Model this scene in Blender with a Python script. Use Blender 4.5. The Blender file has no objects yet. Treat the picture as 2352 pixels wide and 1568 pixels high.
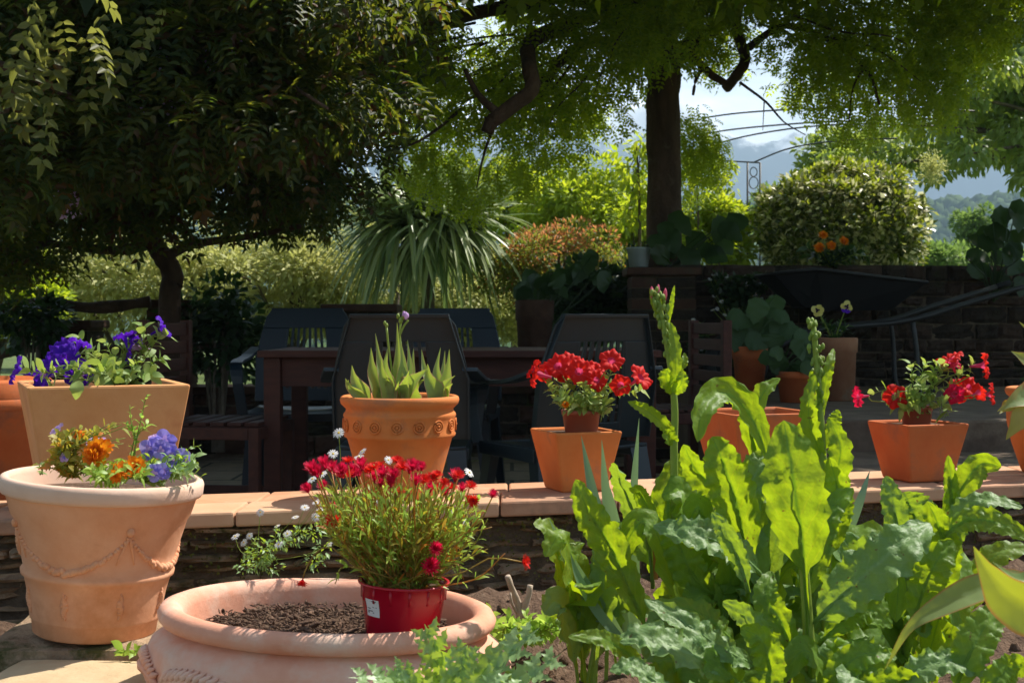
import bpy, math, random
import numpy as np
import mathutils
from mathutils import noise as mn
from math import sin, cos, pi, radians as R
rnd = random.Random(7)
rng = np.random.default_rng(11)
SC = bpy.context.scene
COL = SC.collection
FPX = 3000.0; HOR = 740.0; CAMZ = 0.87
PITCH = math.atan((784-HOR)/FPX)

# ---------------------------------------------------------------- helpers
def P(u, v, D):
    """point at distance D in front of the camera seen at photograph position (u, v) (2352 px wide)"""
    x = (u-1176)/FPX; z = -(v-784)/FPX
    y2 = cos(PITCH) + z*sin(PITCH); z2 = -sin(PITCH) + z*cos(PITCH)
    return np.array([x/y2*D, D, CAMZ + z2/y2*D])

WB = {}      # things whose meshes are written in world coordinates: name -> base point
def put(o, parent=None):
    COL.objects.link(o)
    if parent is not None:
        o.parent = parent
        if parent.name in WB:
            WB[o.name] = WB[parent.name]
            if o.type == 'MESH': o.data.transform(mathutils.Matrix.Translation([-float(c) for c in WB[parent.name]]))
    return o

def tag(o, label=None, cat=None, group=None, kind=None):
    if label: o['label'] = label
    if cat: o['category'] = cat
    if group: o['group'] = group
    if kind: o['kind'] = kind
    return o

def empty(name, loc, label, cat, rz=0, group=None):
    o = bpy.data.objects.new(name, None); o.empty_display_size = .05
    COL.objects.link(o); o.location = [float(c) for c in loc]; o.rotation_euler = (0, 0, rz)
    return tag(o, label, cat, group)
def wroot(name, loc, label, cat, group=None):
    o = empty(name, loc, label, cat, 0, group); WB[o.name] = np.array(loc, float); return o

def np_mesh(name, verts, quads, mat, parent=None, smooth=False, uv=None):
    me = bpy.data.meshes.new(name)
    verts = np.asarray(verts, dtype=np.float32); quads = np.asarray(quads, dtype=np.int32)
    me.vertices.add(len(verts)); me.vertices.foreach_set('co', verts.ravel())
    k = quads.shape[1]
    me.loops.add(quads.size); me.loops.foreach_set('vertex_index', quads.ravel())
    me.polygons.add(len(quads))
    me.polygons.foreach_set('loop_start', np.arange(0, quads.size, k, dtype=np.int32))
    me.update(calc_edges=True); me.validate()
    if smooth: me.polygons.foreach_set('use_smooth', np.ones(len(me.polygons), dtype=bool))
    me.materials.append(mat)
    return put(bpy.data.objects.new(name, me), parent)

class MB:
    def __init__(s): s.v = []; s.f = []; s.uv = []; s.has_uv = False
    def add(s, vs, fs, uvs=None):
        b = len(s.v); s.v += [tuple(float(c) for c in p) for p in vs]
        s.f += [tuple(i+b for i in f) for f in fs]
        if uvs is not None: s.has_uv = True; s.uv += [tuple(q) for q in uvs]
        else: s.uv += [(.3, .5)]*len(vs)
    def box(s, x0, x1, y0, y1, z0, z1):
        s.add([(x0,y0,z0),(x1,y0,z0),(x1,y1,z0),(x0,y1,z0),(x0,y0,z1),(x1,y0,z1),(x1,y1,z1),(x0,y1,z1)],
              [(0,3,2,1),(4,5,6,7),(0,1,5,4),(1,2,6,5),(2,3,7,6),(3,0,4,7)])
    def bar(s, a, b, w, h, up=(0,0,1)):
        a = np.array(a, float); b = np.array(b, float); t = nrm(b-a); sd = nrm(np.cross(t, up)); n = np.cross(sd, t)
        vs = [p + sd*w/2*i + n*h/2*j for p in (a, b) for i, j in ((-1,-1),(1,-1),(1,1),(-1,1))]
        s.add(vs, [(0,1,2,3),(7,6,5,4),(0,4,5,1),(1,5,6,2),(2,6,7,3),(3,7,4,0)])
    def tube(s, pts, rad, n=8, cap=True, jit=0):
        pts = [np.array(p, float) for p in pts]; m = len(pts)
        if not hasattr(rad, '__len__'): rad = [rad]*m
        vs = []; up = np.array([.13, .21, 1.0])
        for i, p in enumerate(pts):
            t = nrm(pts[min(i+1, m-1)] - pts[max(i-1, 0)])
            if abs(np.dot(t, nrm(up))) > .97: up = np.array([1., .2, .1])
            a = nrm(np.cross(t, up)); b = np.cross(t, a)
            up = b if False else up
            for k in range(n):
                th = 2*pi*k/n; r = rad[i]*(1 + (rnd.uniform(-jit, jit) if jit else 0))
                vs.append(p + a*cos(th)*r + b*sin(th)*r)
        fs = [(i*n+k, i*n+(k+1) % n, (i+1)*n+(k+1) % n, (i+1)*n+k) for i in range(m-1) for k in range(n)]
        if cap: fs += [tuple(range(n))[::-1], tuple((m-1)*n+k for k in range(n))]
        s.add(vs, fs)
    def lathe(s, prof, n=48, c=(0,0,0), sx=1, sy=1, wob=0, ph=0):
        vs = []; fs = []; m = len(prof)
        for i, (r, z) in enumerate(prof):
            for k in range(n):
                th = 2*pi*k/n; rr = r*(1+wob*sin(2*th+ph)+wob*.6*sin(3*th+1+ph))
                vs.append((c[0]+rr*cos(th)*sx, c[1]+rr*sin(th)*sy, c[2]+z))
        for i in range(m-1):
            for k in range(n):
                fs.append((i*n+k, i*n+(k+1) % n, (i+1)*n+(k+1) % n, (i+1)*n+k))
        s.add(vs, fs)
    def disc(s, c, r, n=24, sx=1, sy=1):
        s.add([(c[0]+r*cos(2*pi*k/n)*sx, c[1]+r*sin(2*pi*k/n)*sy, c[2]) for k in range(n)], [tuple(range(n))])
    def blob(s, c, rx, ry, rz, n=8, m=6, jit=0):
        vs = []; fs = []
        for i in range(m+1):
            ph = pi*i/m
            for k in range(n):
                th = 2*pi*k/n; j = 1+(rnd.uniform(-jit, jit) if jit else 0)
                vs.append((c[0]+rx*sin(ph)*cos(th)*j, c[1]+ry*sin(ph)*sin(th)*j, c[2]-rz*cos(ph)*j))
        for i in range(m):
            for k in range(n): fs.append((i*n+k, i*n+(k+1) % n, (i+1)*n+(k+1) % n, (i+1)*n+k))
        s.add(vs, fs)
    def build(s, name, mat, parent=None, smooth=True, bevel=0, loc=None):
        me = bpy.data.meshes.new(name); me.from_pydata(s.v, [], s.f); me.update()
        if s.has_uv:
            l = me.uv_layers.new(name='UVMap'); idx = np.zeros(len(me.loops), dtype=np.int32)
            me.loops.foreach_get('vertex_index', idx)
            l.data.foreach_set('uv', np.array(s.uv, dtype=np.float32)[idx].ravel())
        if smooth: me.polygons.foreach_set('use_smooth', np.ones(len(me.polygons), dtype=bool))
        me.materials.append(mat)
        o = put(bpy.data.objects.new(name, me), parent)
        if loc is not None: o.location = [float(c) for c in loc]
        if bevel:
            b = o.modifiers.new('bevel', 'BEVEL'); b.width = bevel; b.segments = 2; b.limit_method = 'ANGLE'
            b.harden_normals = False
        return o

def nrm(v):
    v = np.asarray(v, float); l = np.linalg.norm(v); return v/l if l > 1e-9 else v
def catmull(pts, n):
    pts = np.array(pts, float)
    if len(pts) == 2: return np.array([pts[0]*(1-t)+pts[1]*t for t in np.linspace(0, 1, n)])
    q = np.vstack([2*pts[0]-pts[1], pts, 2*pts[-1]-pts[-2]]); m = len(pts)-1; out = []
    for t in np.linspace(0, m-1e-6, n):
        i = int(t); f = t-i; a, b, c, d = q[i], q[i+1], q[i+2], q[i+3]
        out.append(.5*((2*b)+(-a+c)*f+(2*a-5*b+4*c-d)*f*f+(-a+3*b-3*c+d)*f**3))
    return np.array(out)
PROF = {
 'dock': lambda t: max(.0, sin(pi*min(1, max(0, t))**.85))**.55 if 0 < t < 1 else 0.0,
 'tulip': lambda t: (.55+.45*sin(pi*min(t*1.25, 1)))*(1-max(0, t-.35)**1.6/.65**1.6)**.9,
 'iris': lambda t: (.8+.2*sin(pi*t))*(1-t**3.5),
 'ovate': lambda t: max(0, sin(pi*t**.75))**.8,
 'lance': lambda t: max(0, sin(pi*t**.7))**1.1,
}
def blade(mb, pts, w, prof='dock', face=(0,-1,.3), fold=.15, ruf=.12, rf=7., nt=22, ns=6, p0=0., stem=.004, twist=0., wav=.08, ph=None, curl=0., puck=0.):
    """leaf blade along a midrib; real curved surface with ruffled edges"""
    c = catmull(pts, nt); ph = rnd.uniform(0, 6) if ph is None else ph
    vs = []; uvs = []; face = nrm(face); f = PROF[prof]
    for i in range(nt):
        t = i/(nt-1); T = nrm(c[min(i+1, nt-1)]-c[max(i-1, 0)])
        sd = nrm(np.cross(T, face)); nn = nrm(np.cross(sd, T))
        a = twist*t; sd, nn = sd*cos(a)+nn*sin(a), nn*cos(a)-sd*sin(a)
        if t < p0: wd = stem
        else: wd = max(stem*(1-t)*.8+.0003, w*f((t-p0)/(1-p0)))
        for k in range(ns+1):
            s = -1+2*k/ns
            ww = wd*(1+wav*sin(rf*1.7*2*pi*t+ph+(0 if s < 0 else 2.1))*abs(s)+wav*.6*sin(rf*3.1*2*pi*t+ph*2+(0 if s < 0 else 1.)))
            off = fold*abs(s)*wd + ruf*wd*(s*s)*sin(rf*2*pi*t+ph+(0 if s < 0 else 1.7)) + .35*ruf*wd*abs(s)*sin(rf*4.3*t*pi+ph*3+s*2) - curl*wd*s*s
            if puck: off += puck*wd*(mn.noise(mathutils.Vector((s*2.6+ph*7, t*13, ph)))+.6*mn.noise(mathutils.Vector((s*6+ph, t*30, 3+ph))))*(1-.4*(1-abs(s)))
            vs.append(c[i]+sd*ww*s+nn*off); uvs.append((k/ns, t))
    fs = [(i*(ns+1)+k, i*(ns+1)+k+1, (i+1)*(ns+1)+k+1, (i+1)*(ns+1)+k) for i in range(nt-1) for k in range(ns)]
    mb.add(vs, fs, uvs)

# leaf templates: every leaf along +x, normal +z
def t_simple(w=.24, fold=.07, droop=-.1):
    return (np.array([(0,0,0),(.42,w,fold),(.5,0,droop*.3),(.42,-w,fold),(1,0,droop)]), np.array([(0,3,4,2),(0,2,4,1)]))
def t_leaf6(w=.24, fold=.06, droop=-.12):
    return (np.array([(0,0,0),(.28,w*.85,fold),(.3,0,0),(.28,-w*.85,fold),(.66,w*.8,fold+droop*.4),(.68,0,droop*.4),(.66,-w*.8,fold+droop*.4),(1,0,droop)]),
            np.array([(0,3,2,1),(1,2,5,4),(2,3,6,5),(4,5,6,7)]))
def t_pinnate(n=6, ll=.26, lw=.055, droop=.35):
    vs = []; fs = []
    def leaflet(o, d, L, W, dz):
        d = nrm(d); s = nrm(np.cross(d, (0,0,1))); b = len(vs); o = np.array(o)
        vs.extend([o, o+d*L*.45+s*W+np.array([0,0,.01]), o+d*L+np.array([0,0,dz*L]), o+d*L*.45-s*W+np.array([0,0,.01])])
        fs.append((b, b+1, b+2, b+3))
    for i in range(n):
        x = .15+.72*i/(n-1); z = -droop*x*x
        for sg in (-1, 1): leaflet((x, 0, z), (.45, sg, -.1), ll*(1-.25*abs(i/(n-1)-.45)), lw, -.15)
    leaflet((.9, 0, -droop*.81), (1, 0, -.4), ll, lw, -.2)
    return np.array(vs), np.array(fs)
def t_pinnate_hi(n=5, ll=.3, lw=.085, droop=.35):
    vs = []; fs = []
    def leaflet(o, d, L, W, dz):
        d = nrm(d); s = nrm(np.cross(d, (0,0,1))); b = len(vs); o = np.array(o); z = np.array([0,0,.018])
        vs.extend([o, o+d*L*.28+s*W*.9+z, o+d*L*.66+s*W*.6+z*.6, o+d*L+np.array([0,0,dz*L]), o+d*L*.66-s*W*.6+z*.6, o+d*L*.28-s*W*.9+z])
        fs.append((b, b+1, b+2, b+3)); fs.append((b, b+3, b+4, b+5))
    for i in range(n):
        x = .15+.72*i/(n-1); z = -droop*x*x
        for sg in (-1, 1): leaflet((x, 0, z), (.45, sg, -.1), ll*(1-.25*abs(i/(n-1)-.45)), lw, -.15)
    leaflet((.9, 0, -droop*.81), (1, 0, -.4), ll, lw, -.2)
    return np.array(vs), np.array(fs)
def t_strip(w=.03):
    return (np.array([(0,-w,0),(0,w,0),(.5,w,.06),(.5,-w,.06),(1,w*.2,-.08),(1,-w*.2,-.08)]), np.array([(0,1,2,3),(3,2,4,5)]))

def frames(dirs, ups):
    x = dirs/np.linalg.norm(dirs, axis=1, keepdims=True)
    y = np.cross(ups, x); y /= np.maximum(np.linalg.norm(y, axis=1, keepdims=True), 1e-6)
    z = np.cross(x, y); return np.stack([x, y, z], axis=2)
def scatter(name, tpl, pos, dirs, ups, scl, mat, parent=None, smooth=False):
    tv, tf = tpl; n = len(pos); M = frames(dirs, ups)
    v = np.einsum('nij,kj->nki', M, tv)*scl[:, None, None] + pos[:, None, :]
    f = tf[None]+(np.arange(n)*len(tv))[:, None, None]
    return np_mesh(name, v.reshape(-1, 3), f.reshape(-1, tf.shape[1]), mat, parent, smooth)
def rdir(n): 
    d = rng.normal(size=(n, 3)); return d/np.linalg.norm(d, axis=1, keepdims=True)
def clumps(cen, rad, n, shell=.0):
    """n points spread through clumps (centres cen, radii rad)"""
    cen = np.asarray(cen, float); rad = np.asarray(rad, float)
    if rad.ndim == 1: rad = np.repeat(rad[:, None], 3, 1)
    w = rad.prod(axis=1)**.75; idx = rng.choice(len(cen), n, p=w/w.sum())
    r = rng.random(n)**(1/3.)*(1-shell)+shell
    d = rdir(n); return cen[idx]+d*rad[idx]*r[:, None], d

# ---------------------------------------------------------------- materials
def newmat(name):
    m = bpy.data.materials.new(name); m.use_nodes = True; nt = m.node_tree; nt.nodes.clear()
    return m, nt, nt.nodes.new('ShaderNodeOutputMaterial')
def N(nt, typ, **kw):
    n = nt.nodes.new(typ)
    for k, v in kw.items():
        if k in n.inputs.keys() or isinstance(k, int): n.inputs[k].default_value = v
        else: setattr(n, k, v)
    return n
def noise(nt, scale, detail=5, rough=.55, coord='Object', dist=0.):
    tc = nt.nodes.new('ShaderNodeTexCoord'); n = nt.nodes.new('ShaderNodeTexNoise')
    n.inputs['Scale'].default_value = scale; n.inputs['Detail'].default_value = detail
    n.inputs['Roughness'].default_value = rough; n.inputs['Distortion'].default_value = dist
    nt.links.new(tc.outputs[coord], n.inputs['Vector']); return n
def ramp(nt, src, stops):
    r = nt.nodes.new('ShaderNodeValToRGB'); e = r.color_ramp.elements
    while len(e) < len(stops): e.new(.5)
    for i, (p, c) in enumerate(stops): e[i].position = p; e[i].color = (*c, 1)
    nt.links.new(src, r.inputs['Fac']); return r
def mixc(nt, fac, a, b, typ='MIX'):
    m = nt.nodes.new('ShaderNodeMix'); m.data_type = 'RGBA'; m.blend_type = typ
    for i, x in ((0, fac), (6, a), (7, b)):
        if hasattr(x, 'links'): nt.links.new(x, m.inputs[i])
        else: m.inputs[i].default_value = x if i == 0 else (*x, 1)
    return m.outputs[2]
def bump(nt, h, strength=.4, dist=.01):
    b = nt.nodes.new('ShaderNodeBump'); b.inputs['Strength'].default_value = strength; b.inputs['Distance'].default_value = dist
    nt.links.new(h, b.inputs['Height']); return b.outputs['Normal']

def leafmat(name, c1, c2, tc1=None, tc2=None, mix=.45, rough=.45, spec=.4, extra=None, vein=False, crinkle=0., edge=None, ep=(.85, .97)):
    """leaf: glossy skin over a surface that lets light through; colour differs from leaf to leaf"""
    m, nt, out = newmat(name)
    geo = nt.nodes.new('ShaderNodeNewGeometry')
    st = [(0, c1), (1, c2)] if extra is None else [(0, c1), (ep[0], c2), (ep[1], extra)]
    tc1 = tc1 or tuple(min(1, x*2.2) for x in c1); tc2 = tc2 or tuple(min(1, x*2.2) for x in c2)
    tst = [(0, tc1), (1, tc2)] if extra is None else [(0, tc1), (ep[0], tc2), (ep[1], tuple(min(1, x*1.8) for x in extra))]
    n2 = noise(nt, 40 if vein else 2.5, 3)
    ad = N(nt, 'ShaderNodeMath', operation='MULTIPLY_ADD'); nt.links.new(n2.outputs['Fac'], ad.inputs[0])
    ad.inputs[1].default_value = .5; ad.inputs[2].default_value = -.25
    s = N(nt, 'ShaderNodeMath', operation='ADD'); nt.links.new(geo.outputs['Random Per Island'], s.inputs[0]); nt.links.new(ad.outputs[0], s.inputs[1])
    ca = ramp(nt, s.outputs[0], st).outputs['Color']; cb = ramp(nt, s.outputs[0], tst).outputs['Color']
    p = nt.nodes.new('ShaderNodeBsdfPrincipled'); p.inputs['Roughness'].default_value = rough; p.inputs['Specular IOR Level'].default_value = spec
    hs = []
    if vein or edge:
        uv = nt.nodes.new('ShaderNodeUVMap'); sp = nt.nodes.new('ShaderNodeSeparateXYZ'); nt.links.new(uv.outputs[0], sp.inputs[0])
        ab = N(nt, 'ShaderNodeMath', operation='SUBTRACT'); nt.links.new(sp.outputs[0], ab.inputs[0]); ab.inputs[1].default_value = .5
        a2 = N(nt, 'ShaderNodeMath', operation='ABSOLUTE'); nt.links.new(ab.outputs[0], a2.inputs[0])
    if vein:
        rib = ramp(nt, a2.outputs[0], [(0, (1,1,1)), (.05, (0,0,0))]).outputs['Color']
        # side veins run obliquely from the midrib
        sk = N(nt, 'ShaderNodeMath', operation='MULTIPLY_ADD'); nt.links.new(a2.outputs[0], sk.inputs[0]); sk.inputs[1].default_value = -.35
        nt.links.new(sp.outputs[1], sk.inputs[2])
        wv = N(nt, 'ShaderNodeMath', operation='MULTIPLY'); nt.links.new(sk.outputs[0], wv.inputs[0]); wv.inputs[1].default_value = 75
        sn = N(nt, 'ShaderNodeMath', operation='SINE'); nt.links.new(wv.outputs[0], sn.inputs[0])
        vr = ramp(nt, sn.outputs[0], [(.86, (0,0,0)), (1, (1,1,1))]).outputs['Color']
        mx = mixc(nt, .35, rib, vr, 'ADD')
        cb = mixc(nt, vr, cb, tuple(x*.8 for x in tc2))
        sp_ = ramp(nt, noise(nt, 95, 2, .5).outputs['Fac'], [(.70, (0,0,0)), (.76, (1,1,1))]).outputs['Color']
        ca = mixc(nt, sp_, ca, (.20,.14,.03)); cb = mixc(nt, sp_, cb, (.22,.15,.02))
        cb = mixc(nt, rib, cb, tuple(min(1, x*.7) for x in tc1))
        ca = mixc(nt, mx, ca, (c2[0]*1.5, c2[1]*1.35, c2[2]*1.5)); hs.append(mx)
    if edge:
        er = ramp(nt, a2.outputs[0], [(.42, (0,0,0)), (.5, (1,1,1))]).outputs['Color']
        ca = mixc(nt, er, ca, edge); cb = mixc(nt, er, cb, edge)
    nt.links.new(ca, p.inputs['Base Color'])
    tr = nt.nodes.new('ShaderNodeBsdfTranslucent'); nt.links.new(cb, tr.inputs['Color'])
    if crinkle:
        nz = noise(nt, crinkle, 3, .5); b = bump(nt, nz.outputs['Fac'], .8, .010)
        nt.links.new(b, p.inputs['Normal']); nt.links.new(b, tr.inputs['Normal'])
    mm = nt.nodes.new('ShaderNodeMixShader'); mm.inputs[0].default_value = mix
    nt.links.new(p.outputs[0], mm.inputs[1]); nt.links.new(tr.outputs[0], mm.inputs[2]); nt.links.new(mm.outputs[0], out.inputs['Surface'])
    return m

def surf(name, c1, c2, scale=8, rough=.8, bs=.3, bd=.01, bscale=None, c3=None, s3=3., lo3=.55, hi3=.7, spec=.3, detail=6, stretch=None):
    """rock / clay / wood / plastic: two mottled tones and an optional third tone in patches"""
    m, nt, out = newmat(name); p = nt.nodes.new('ShaderNodeBsdfPrincipled')
    n1 = noise(nt, scale, detail, .6)
    if stretch:
        mp = nt.nodes.new('ShaderNodeMapping'); mp.inputs['Scale'].default_value = stretch
        nt.links.new(n1.inputs['Vector'].links[0].from_socket, mp.inputs['Vector']); nt.links.new(mp.outputs[0], n1.inputs['Vector'])
    col = ramp(nt, n1.outputs['Fac'], [(.33, c1), (.67, c2)]).outputs['Color']
    if c3:
        n3 = noise(nt, s3, 7, .65); f = ramp(nt, n3.outputs['Fac'], [(lo3, (0,0,0)), (hi3, (1,1,1))]).outputs['Color']
        col = mixc(nt, f, col, c3)
    nt.links.new(col, p.inputs['Base Color']); p.inputs['Roughness'].default_value = rough; p.inputs['Specular IOR Level'].default_value = spec
    nb = noise(nt, bscale or scale*5, 5, .65); nt.links.new(bump(nt, nb.outputs['Fac'], bs, bd), p.inputs['Normal'])
    nt.links.new(p.outputs[0], out.inputs['Surface']); return m

M = {}
M['clay_pink'] = surf('clay_pink', (.68,.30,.15), (.80,.42,.25), 7, .85, .25, .004, 60, c3=(.52,.2,.075), s3=5, lo3=.5, hi3=.72)
M['clay_rim'] = surf('clay_rim', (.72,.46,.33), (.82,.57,.44), 9, .8, .2, .003, 70)
M['clay_bowl'] = surf('clay_bowl', (.72,.31,.19), (.84,.46,.33), 6, .85, .3, .004, 70, c3=(.8,.6,.47), s3=7, lo3=.5, hi3=.72)
M['clay_buff'] = surf('clay_buff', (.68,.30,.11), (.80,.42,.19), 5, .85, .2, .003, 60, c3=(.56,.19,.06), s3=5, lo3=.48, hi3=.7)
M['clay_orange'] = surf('clay_orange', (.60,.165,.035), (.68,.23,.06), 9, .8, .25, .003, 80, c3=(.36,.16,.09), s3=8, lo3=.52, hi3=.74)
M['clay_red'] = surf('clay_red', (.52,.12,.032), (.60,.17,.05), 9, .8, .25, .003, 80, c3=(.30,.11,.06), s3=9, lo3=.5, hi3=.72)
M['clay_old'] = surf('clay_old', (.28,.12,.06), (.36,.18,.10), 9, .9, .3, .004, 60, c3=(.33,.25,.17), s3=8)
M['tile'] = surf('tile', (.50,.24,.125), (.60,.33,.19), 8, .85, .3, .003, 70, c3=(.58,.38,.24), s3=6)
M['tile3'] = surf('tile3', (.42,.20,.11), (.56,.31,.19), 8, .85, .3, .003, 70, c3=(.28,.17,.11), s3=7, lo3=.5, hi3=.68)
M['tile2'] = surf('tile2', (.57,.32,.18), (.64,.39,.24), 8, .85, .3, .003, 70, c3=(.6,.33,.2), s3=6)
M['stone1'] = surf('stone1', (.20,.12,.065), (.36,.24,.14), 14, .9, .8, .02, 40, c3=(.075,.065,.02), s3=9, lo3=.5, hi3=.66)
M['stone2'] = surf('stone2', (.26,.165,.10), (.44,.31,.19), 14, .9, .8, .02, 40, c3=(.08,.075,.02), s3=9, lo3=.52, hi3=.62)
M['shade_stone'] = surf('shade_stone', (.02,.014,.010), (.05,.034,.022), 12, .9, .8, .02, 40, c3=(.03,.035,.012), s3=7)  # back-wall stone with the shade put into its colour; green patches on top
M['shade_stone2'] = surf('shade_stone2', (.04,.024,.016), (.075,.045,.03), 12, .9, .8, .02, 40)  # second back-wall stone tone, likewise darkened to carry the shade
M['mortar'] = surf('mortar', (.09,.065,.042), (.17,.125,.085), 25, .95, .8, .02, 60, c3=(.05,.06,.015), s3=8)
M['slab'] = surf('slab', (.48,.34,.19), (.60,.45,.27), 8, .85, .5, .008, 40, c3=(.38,.26,.14), s3=5)
M['paving'] = surf('paving', (.09,.062,.042), (.17,.12,.08), 7, .85, .4, .01, 40, c3=(.2,.15,.1), s3=4)
M['soil'] = surf('soil', (.10,.055,.033), (.22,.135,.085), 35, .95, 1., .02, 90, c3=(.28,.19,.13), s3=45, lo3=.58, hi3=.7)
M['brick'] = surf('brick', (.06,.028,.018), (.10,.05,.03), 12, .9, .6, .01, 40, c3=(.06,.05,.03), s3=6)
M['plastic'] = surf('plastic', (.009,.018,.023), (.013,.025,.032), 6, .36, .03, .001, 90, spec=.5)
M['plastic_blue'] = surf('plastic_blue', (.006,.014,.024), (.009,.02,.033), 6, .4, .03, .001, 90, spec=.5)
M['wood'] = surf('wood', (.05,.015,.009), (.085,.027,.016), 6, .6, .3, .003, 40, stretch=(1, 6, 6))
M['bark'] = surf('bark', (.05,.028,.018), (.13,.075,.048), 9, .9, 1., .03, 22, stretch=(1, 1, .25), c3=(.16,.12,.08), s3=6, lo3=.6, hi3=.75)
M['bark2'] = surf('bark2', (.09,.07,.05), (.2,.16,.12), 12, .9, .8, .02, 30)
M['metal'] = surf('metal', (.02,.02,.02), (.035,.035,.035), 8, .5, .1, .002, 60, spec=.5)
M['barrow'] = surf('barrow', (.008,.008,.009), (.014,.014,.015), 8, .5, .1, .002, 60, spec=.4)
M['galv'] = surf('galv', (.36,.42,.42), (.45,.5,.5), 8, .55, .1, .002, 60)
M['rubber'] = surf('rubber', (.012,.012,.012), (.02,.02,.02), 8, .8, .1, .002, 60)
M['red_plastic'] = surf('red_plastic', (.42,.004,.022), (.46,.006,.028), 4, .22, .02, .001, 30, spec=.5)
M['brown_plastic'] = surf('brown_plastic', (.30,.07,.035), (.36,.09,.045), 4, .35, .02, .001, 30, spec=.5)
M['paper'] = surf('paper', (.72,.72,.72), (.8,.8,.8), 6, .6, .05, .001, 40)
M['ink'] = surf('ink', (.05,.05,.05), (.08,.08,.08), 6, .6, .05, .001, 40)
M['twig'] = surf('twig', (.36,.27,.19), (.55,.44,.33), 20, .85, .6, .004, 90)
M['stem'] = leafmat('stem', (.22,.32,.05), (.32,.40,.07), (.4,.5,.05), (.4,.45,.06), mix=.25)
M['stem_red'] = leafmat('stem_red', (.22,.25,.05), (.45,.20,.05), mix=.3)
M['dock'] = leafmat('dock', (.07,.17,.02), (.19,.33,.04), (.20,.40,.008), (.66,.78,.015), mix=.5, rough=.5, spec=.4, vein=True, crinkle=26)
M['dock_pale'] = leafmat('dock_pale', (.11,.22,.06), (.20,.33,.10), (.36,.55,.02), (.52,.68,.03), mix=.38, rough=.52, spec=.5, vein=True, crinkle=34)
M['edge_leaf'] = leafmat('edge_leaf', (.22,.33,.12), (.28,.38,.14), (.40,.46,.02), (.52,.52,.02), mix=.5, rough=.5, spec=.4, edge=(.5,.2,.06), crinkle=12)
M['iris'] = leafmat('iris', (.20,.32,.19), (.32,.46,.30), (.2,.34,.10), (.3,.42,.14), mix=.3, rough=.5, spec=.4)
M['tulip'] = leafmat('tulip', (.17,.28,.10), (.26,.38,.15), (.42,.56,.04), (.52,.64,.06), mix=.42, rough=.4, spec=.5, edge=(.55,.30,.2))
M['petleaf'] = leafmat('petleaf', (.18,.30,.07), (.34,.46,.15), (.4,.54,.05), (.6,.7,.14), mix=.4, rough=.55, spec=.4)
M['fine'] = leafmat('fine', (.22,.26,.04), (.36,.32,.05), (.55,.58,.04), (.75,.5,.04), mix=.4, rough=.5, extra=(.55,.20,.03))
M['poppy'] = leafmat('poppy', (.24,.38,.14), (.38,.54,.26), (.5,.7,.03), (.7,.84,.06), mix=.4, rough=.4, spec=.5)
M['weed'] = leafmat('weed', (.20,.34,.04), (.36,.50,.07), mix=.4)
M['purple'] = leafmat('purple', (.075,.008,.38), (.12,.02,.5), (.12,.01,.6), (.2,.03,.75), mix=.4, rough=.6, spec=.2)
M['red_petal'] = leafmat('red_petal', (.55,.006,.006), (.82,.03,.02), (.9,.02,.01), (.95,.06,.03), mix=.4, rough=.6, spec=.2)
M['crim_petal'] = leafmat('crim_petal', (.36,.004,.03), (.68,.02,.09), (.8,.01,.06), (.9,.02,.1), mix=.4, rough=.6, spec=.2)
M['pink_petal'] = leafmat('pink_petal', (.55,.05,.14), (.75,.25,.35), (.8,.06,.2), (.85,.3,.4), mix=.4, rough=.6, spec=.2)
M['orange_petal'] = leafmat('orange_petal', (.75,.16,.005), (.85,.24,.01), mix=.35, rough=.6, spec=.2)
M['blue_petal'] = leafmat('blue_petal', (.20,.16,.6), (.34,.28,.75), mix=.35, rough=.6, spec=.2)
M['lilac_petal'] = leafmat('lilac_petal', (.45,.28,.55), (.62,.42,.7), mix=.35, rough=.6, spec=.2)
M['white_petal'] = leafmat('white_petal', (.75,.72,.7), (.82,.8,.8), mix=.3, rough=.6, spec=.2)
M['yellow_petal'] = leafmat('yellow_petal', (.6,.5,.12), (.7,.6,.2), mix=.35, rough=.6, spec=.2)
M['dark_petal'] = leafmat('dark_petal', (.02,.004,.03), (.05,.01,.08), mix=.2, rough=.7, spec=.2)
M['yellow'] = surf('yellow', (.7,.45,.03), (.8,.55,.05), 40, .8, .3, .002)
# big vegetation
M['acacia'] = leafmat('acacia', (.045,.09,.008), (.10,.15,.012), (.40,.58,.012), (.80,.86,.02), mix=.58, rough=.5, spec=.35)
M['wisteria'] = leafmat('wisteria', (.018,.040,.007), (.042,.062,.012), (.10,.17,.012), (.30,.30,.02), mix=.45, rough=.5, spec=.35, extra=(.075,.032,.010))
M['oldgold'] = leafmat('oldgold', (.07,.085,.015), (.11,.12,.03), (.3,.32,.05), (.4,.4,.08), mix=.5, rough=.5)
M['rusty'] = leafmat('rusty', (.06,.028,.006), (.10,.045,.01), (.35,.15,.01), (.4,.22,.02), mix=.5, rough=.5)
M['pale_tree'] = leafmat('pale_tree', (.16,.24,.08), (.27,.34,.13), (.36,.5,.05), (.58,.66,.08), mix=.46, rough=.45, spec=.4)
M['chart'] = leafmat('chart', (.18,.27,.03), (.30,.38,.04), (.5,.66,.02), (.75,.8,.04), mix=.5, rough=.5)
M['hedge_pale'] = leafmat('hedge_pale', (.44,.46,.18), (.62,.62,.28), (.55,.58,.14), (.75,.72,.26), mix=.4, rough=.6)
M['redbush'] = leafmat('redbush', (.11,.17,.035), (.22,.24,.05), (.28,.4,.04), (.45,.42,.05), mix=.45, rough=.5, extra=(.42,.13,.05))
M['redtip'] = leafmat('redtip', (.34,.13,.05), (.45,.2,.07), mix=.45, rough=.5)
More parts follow.
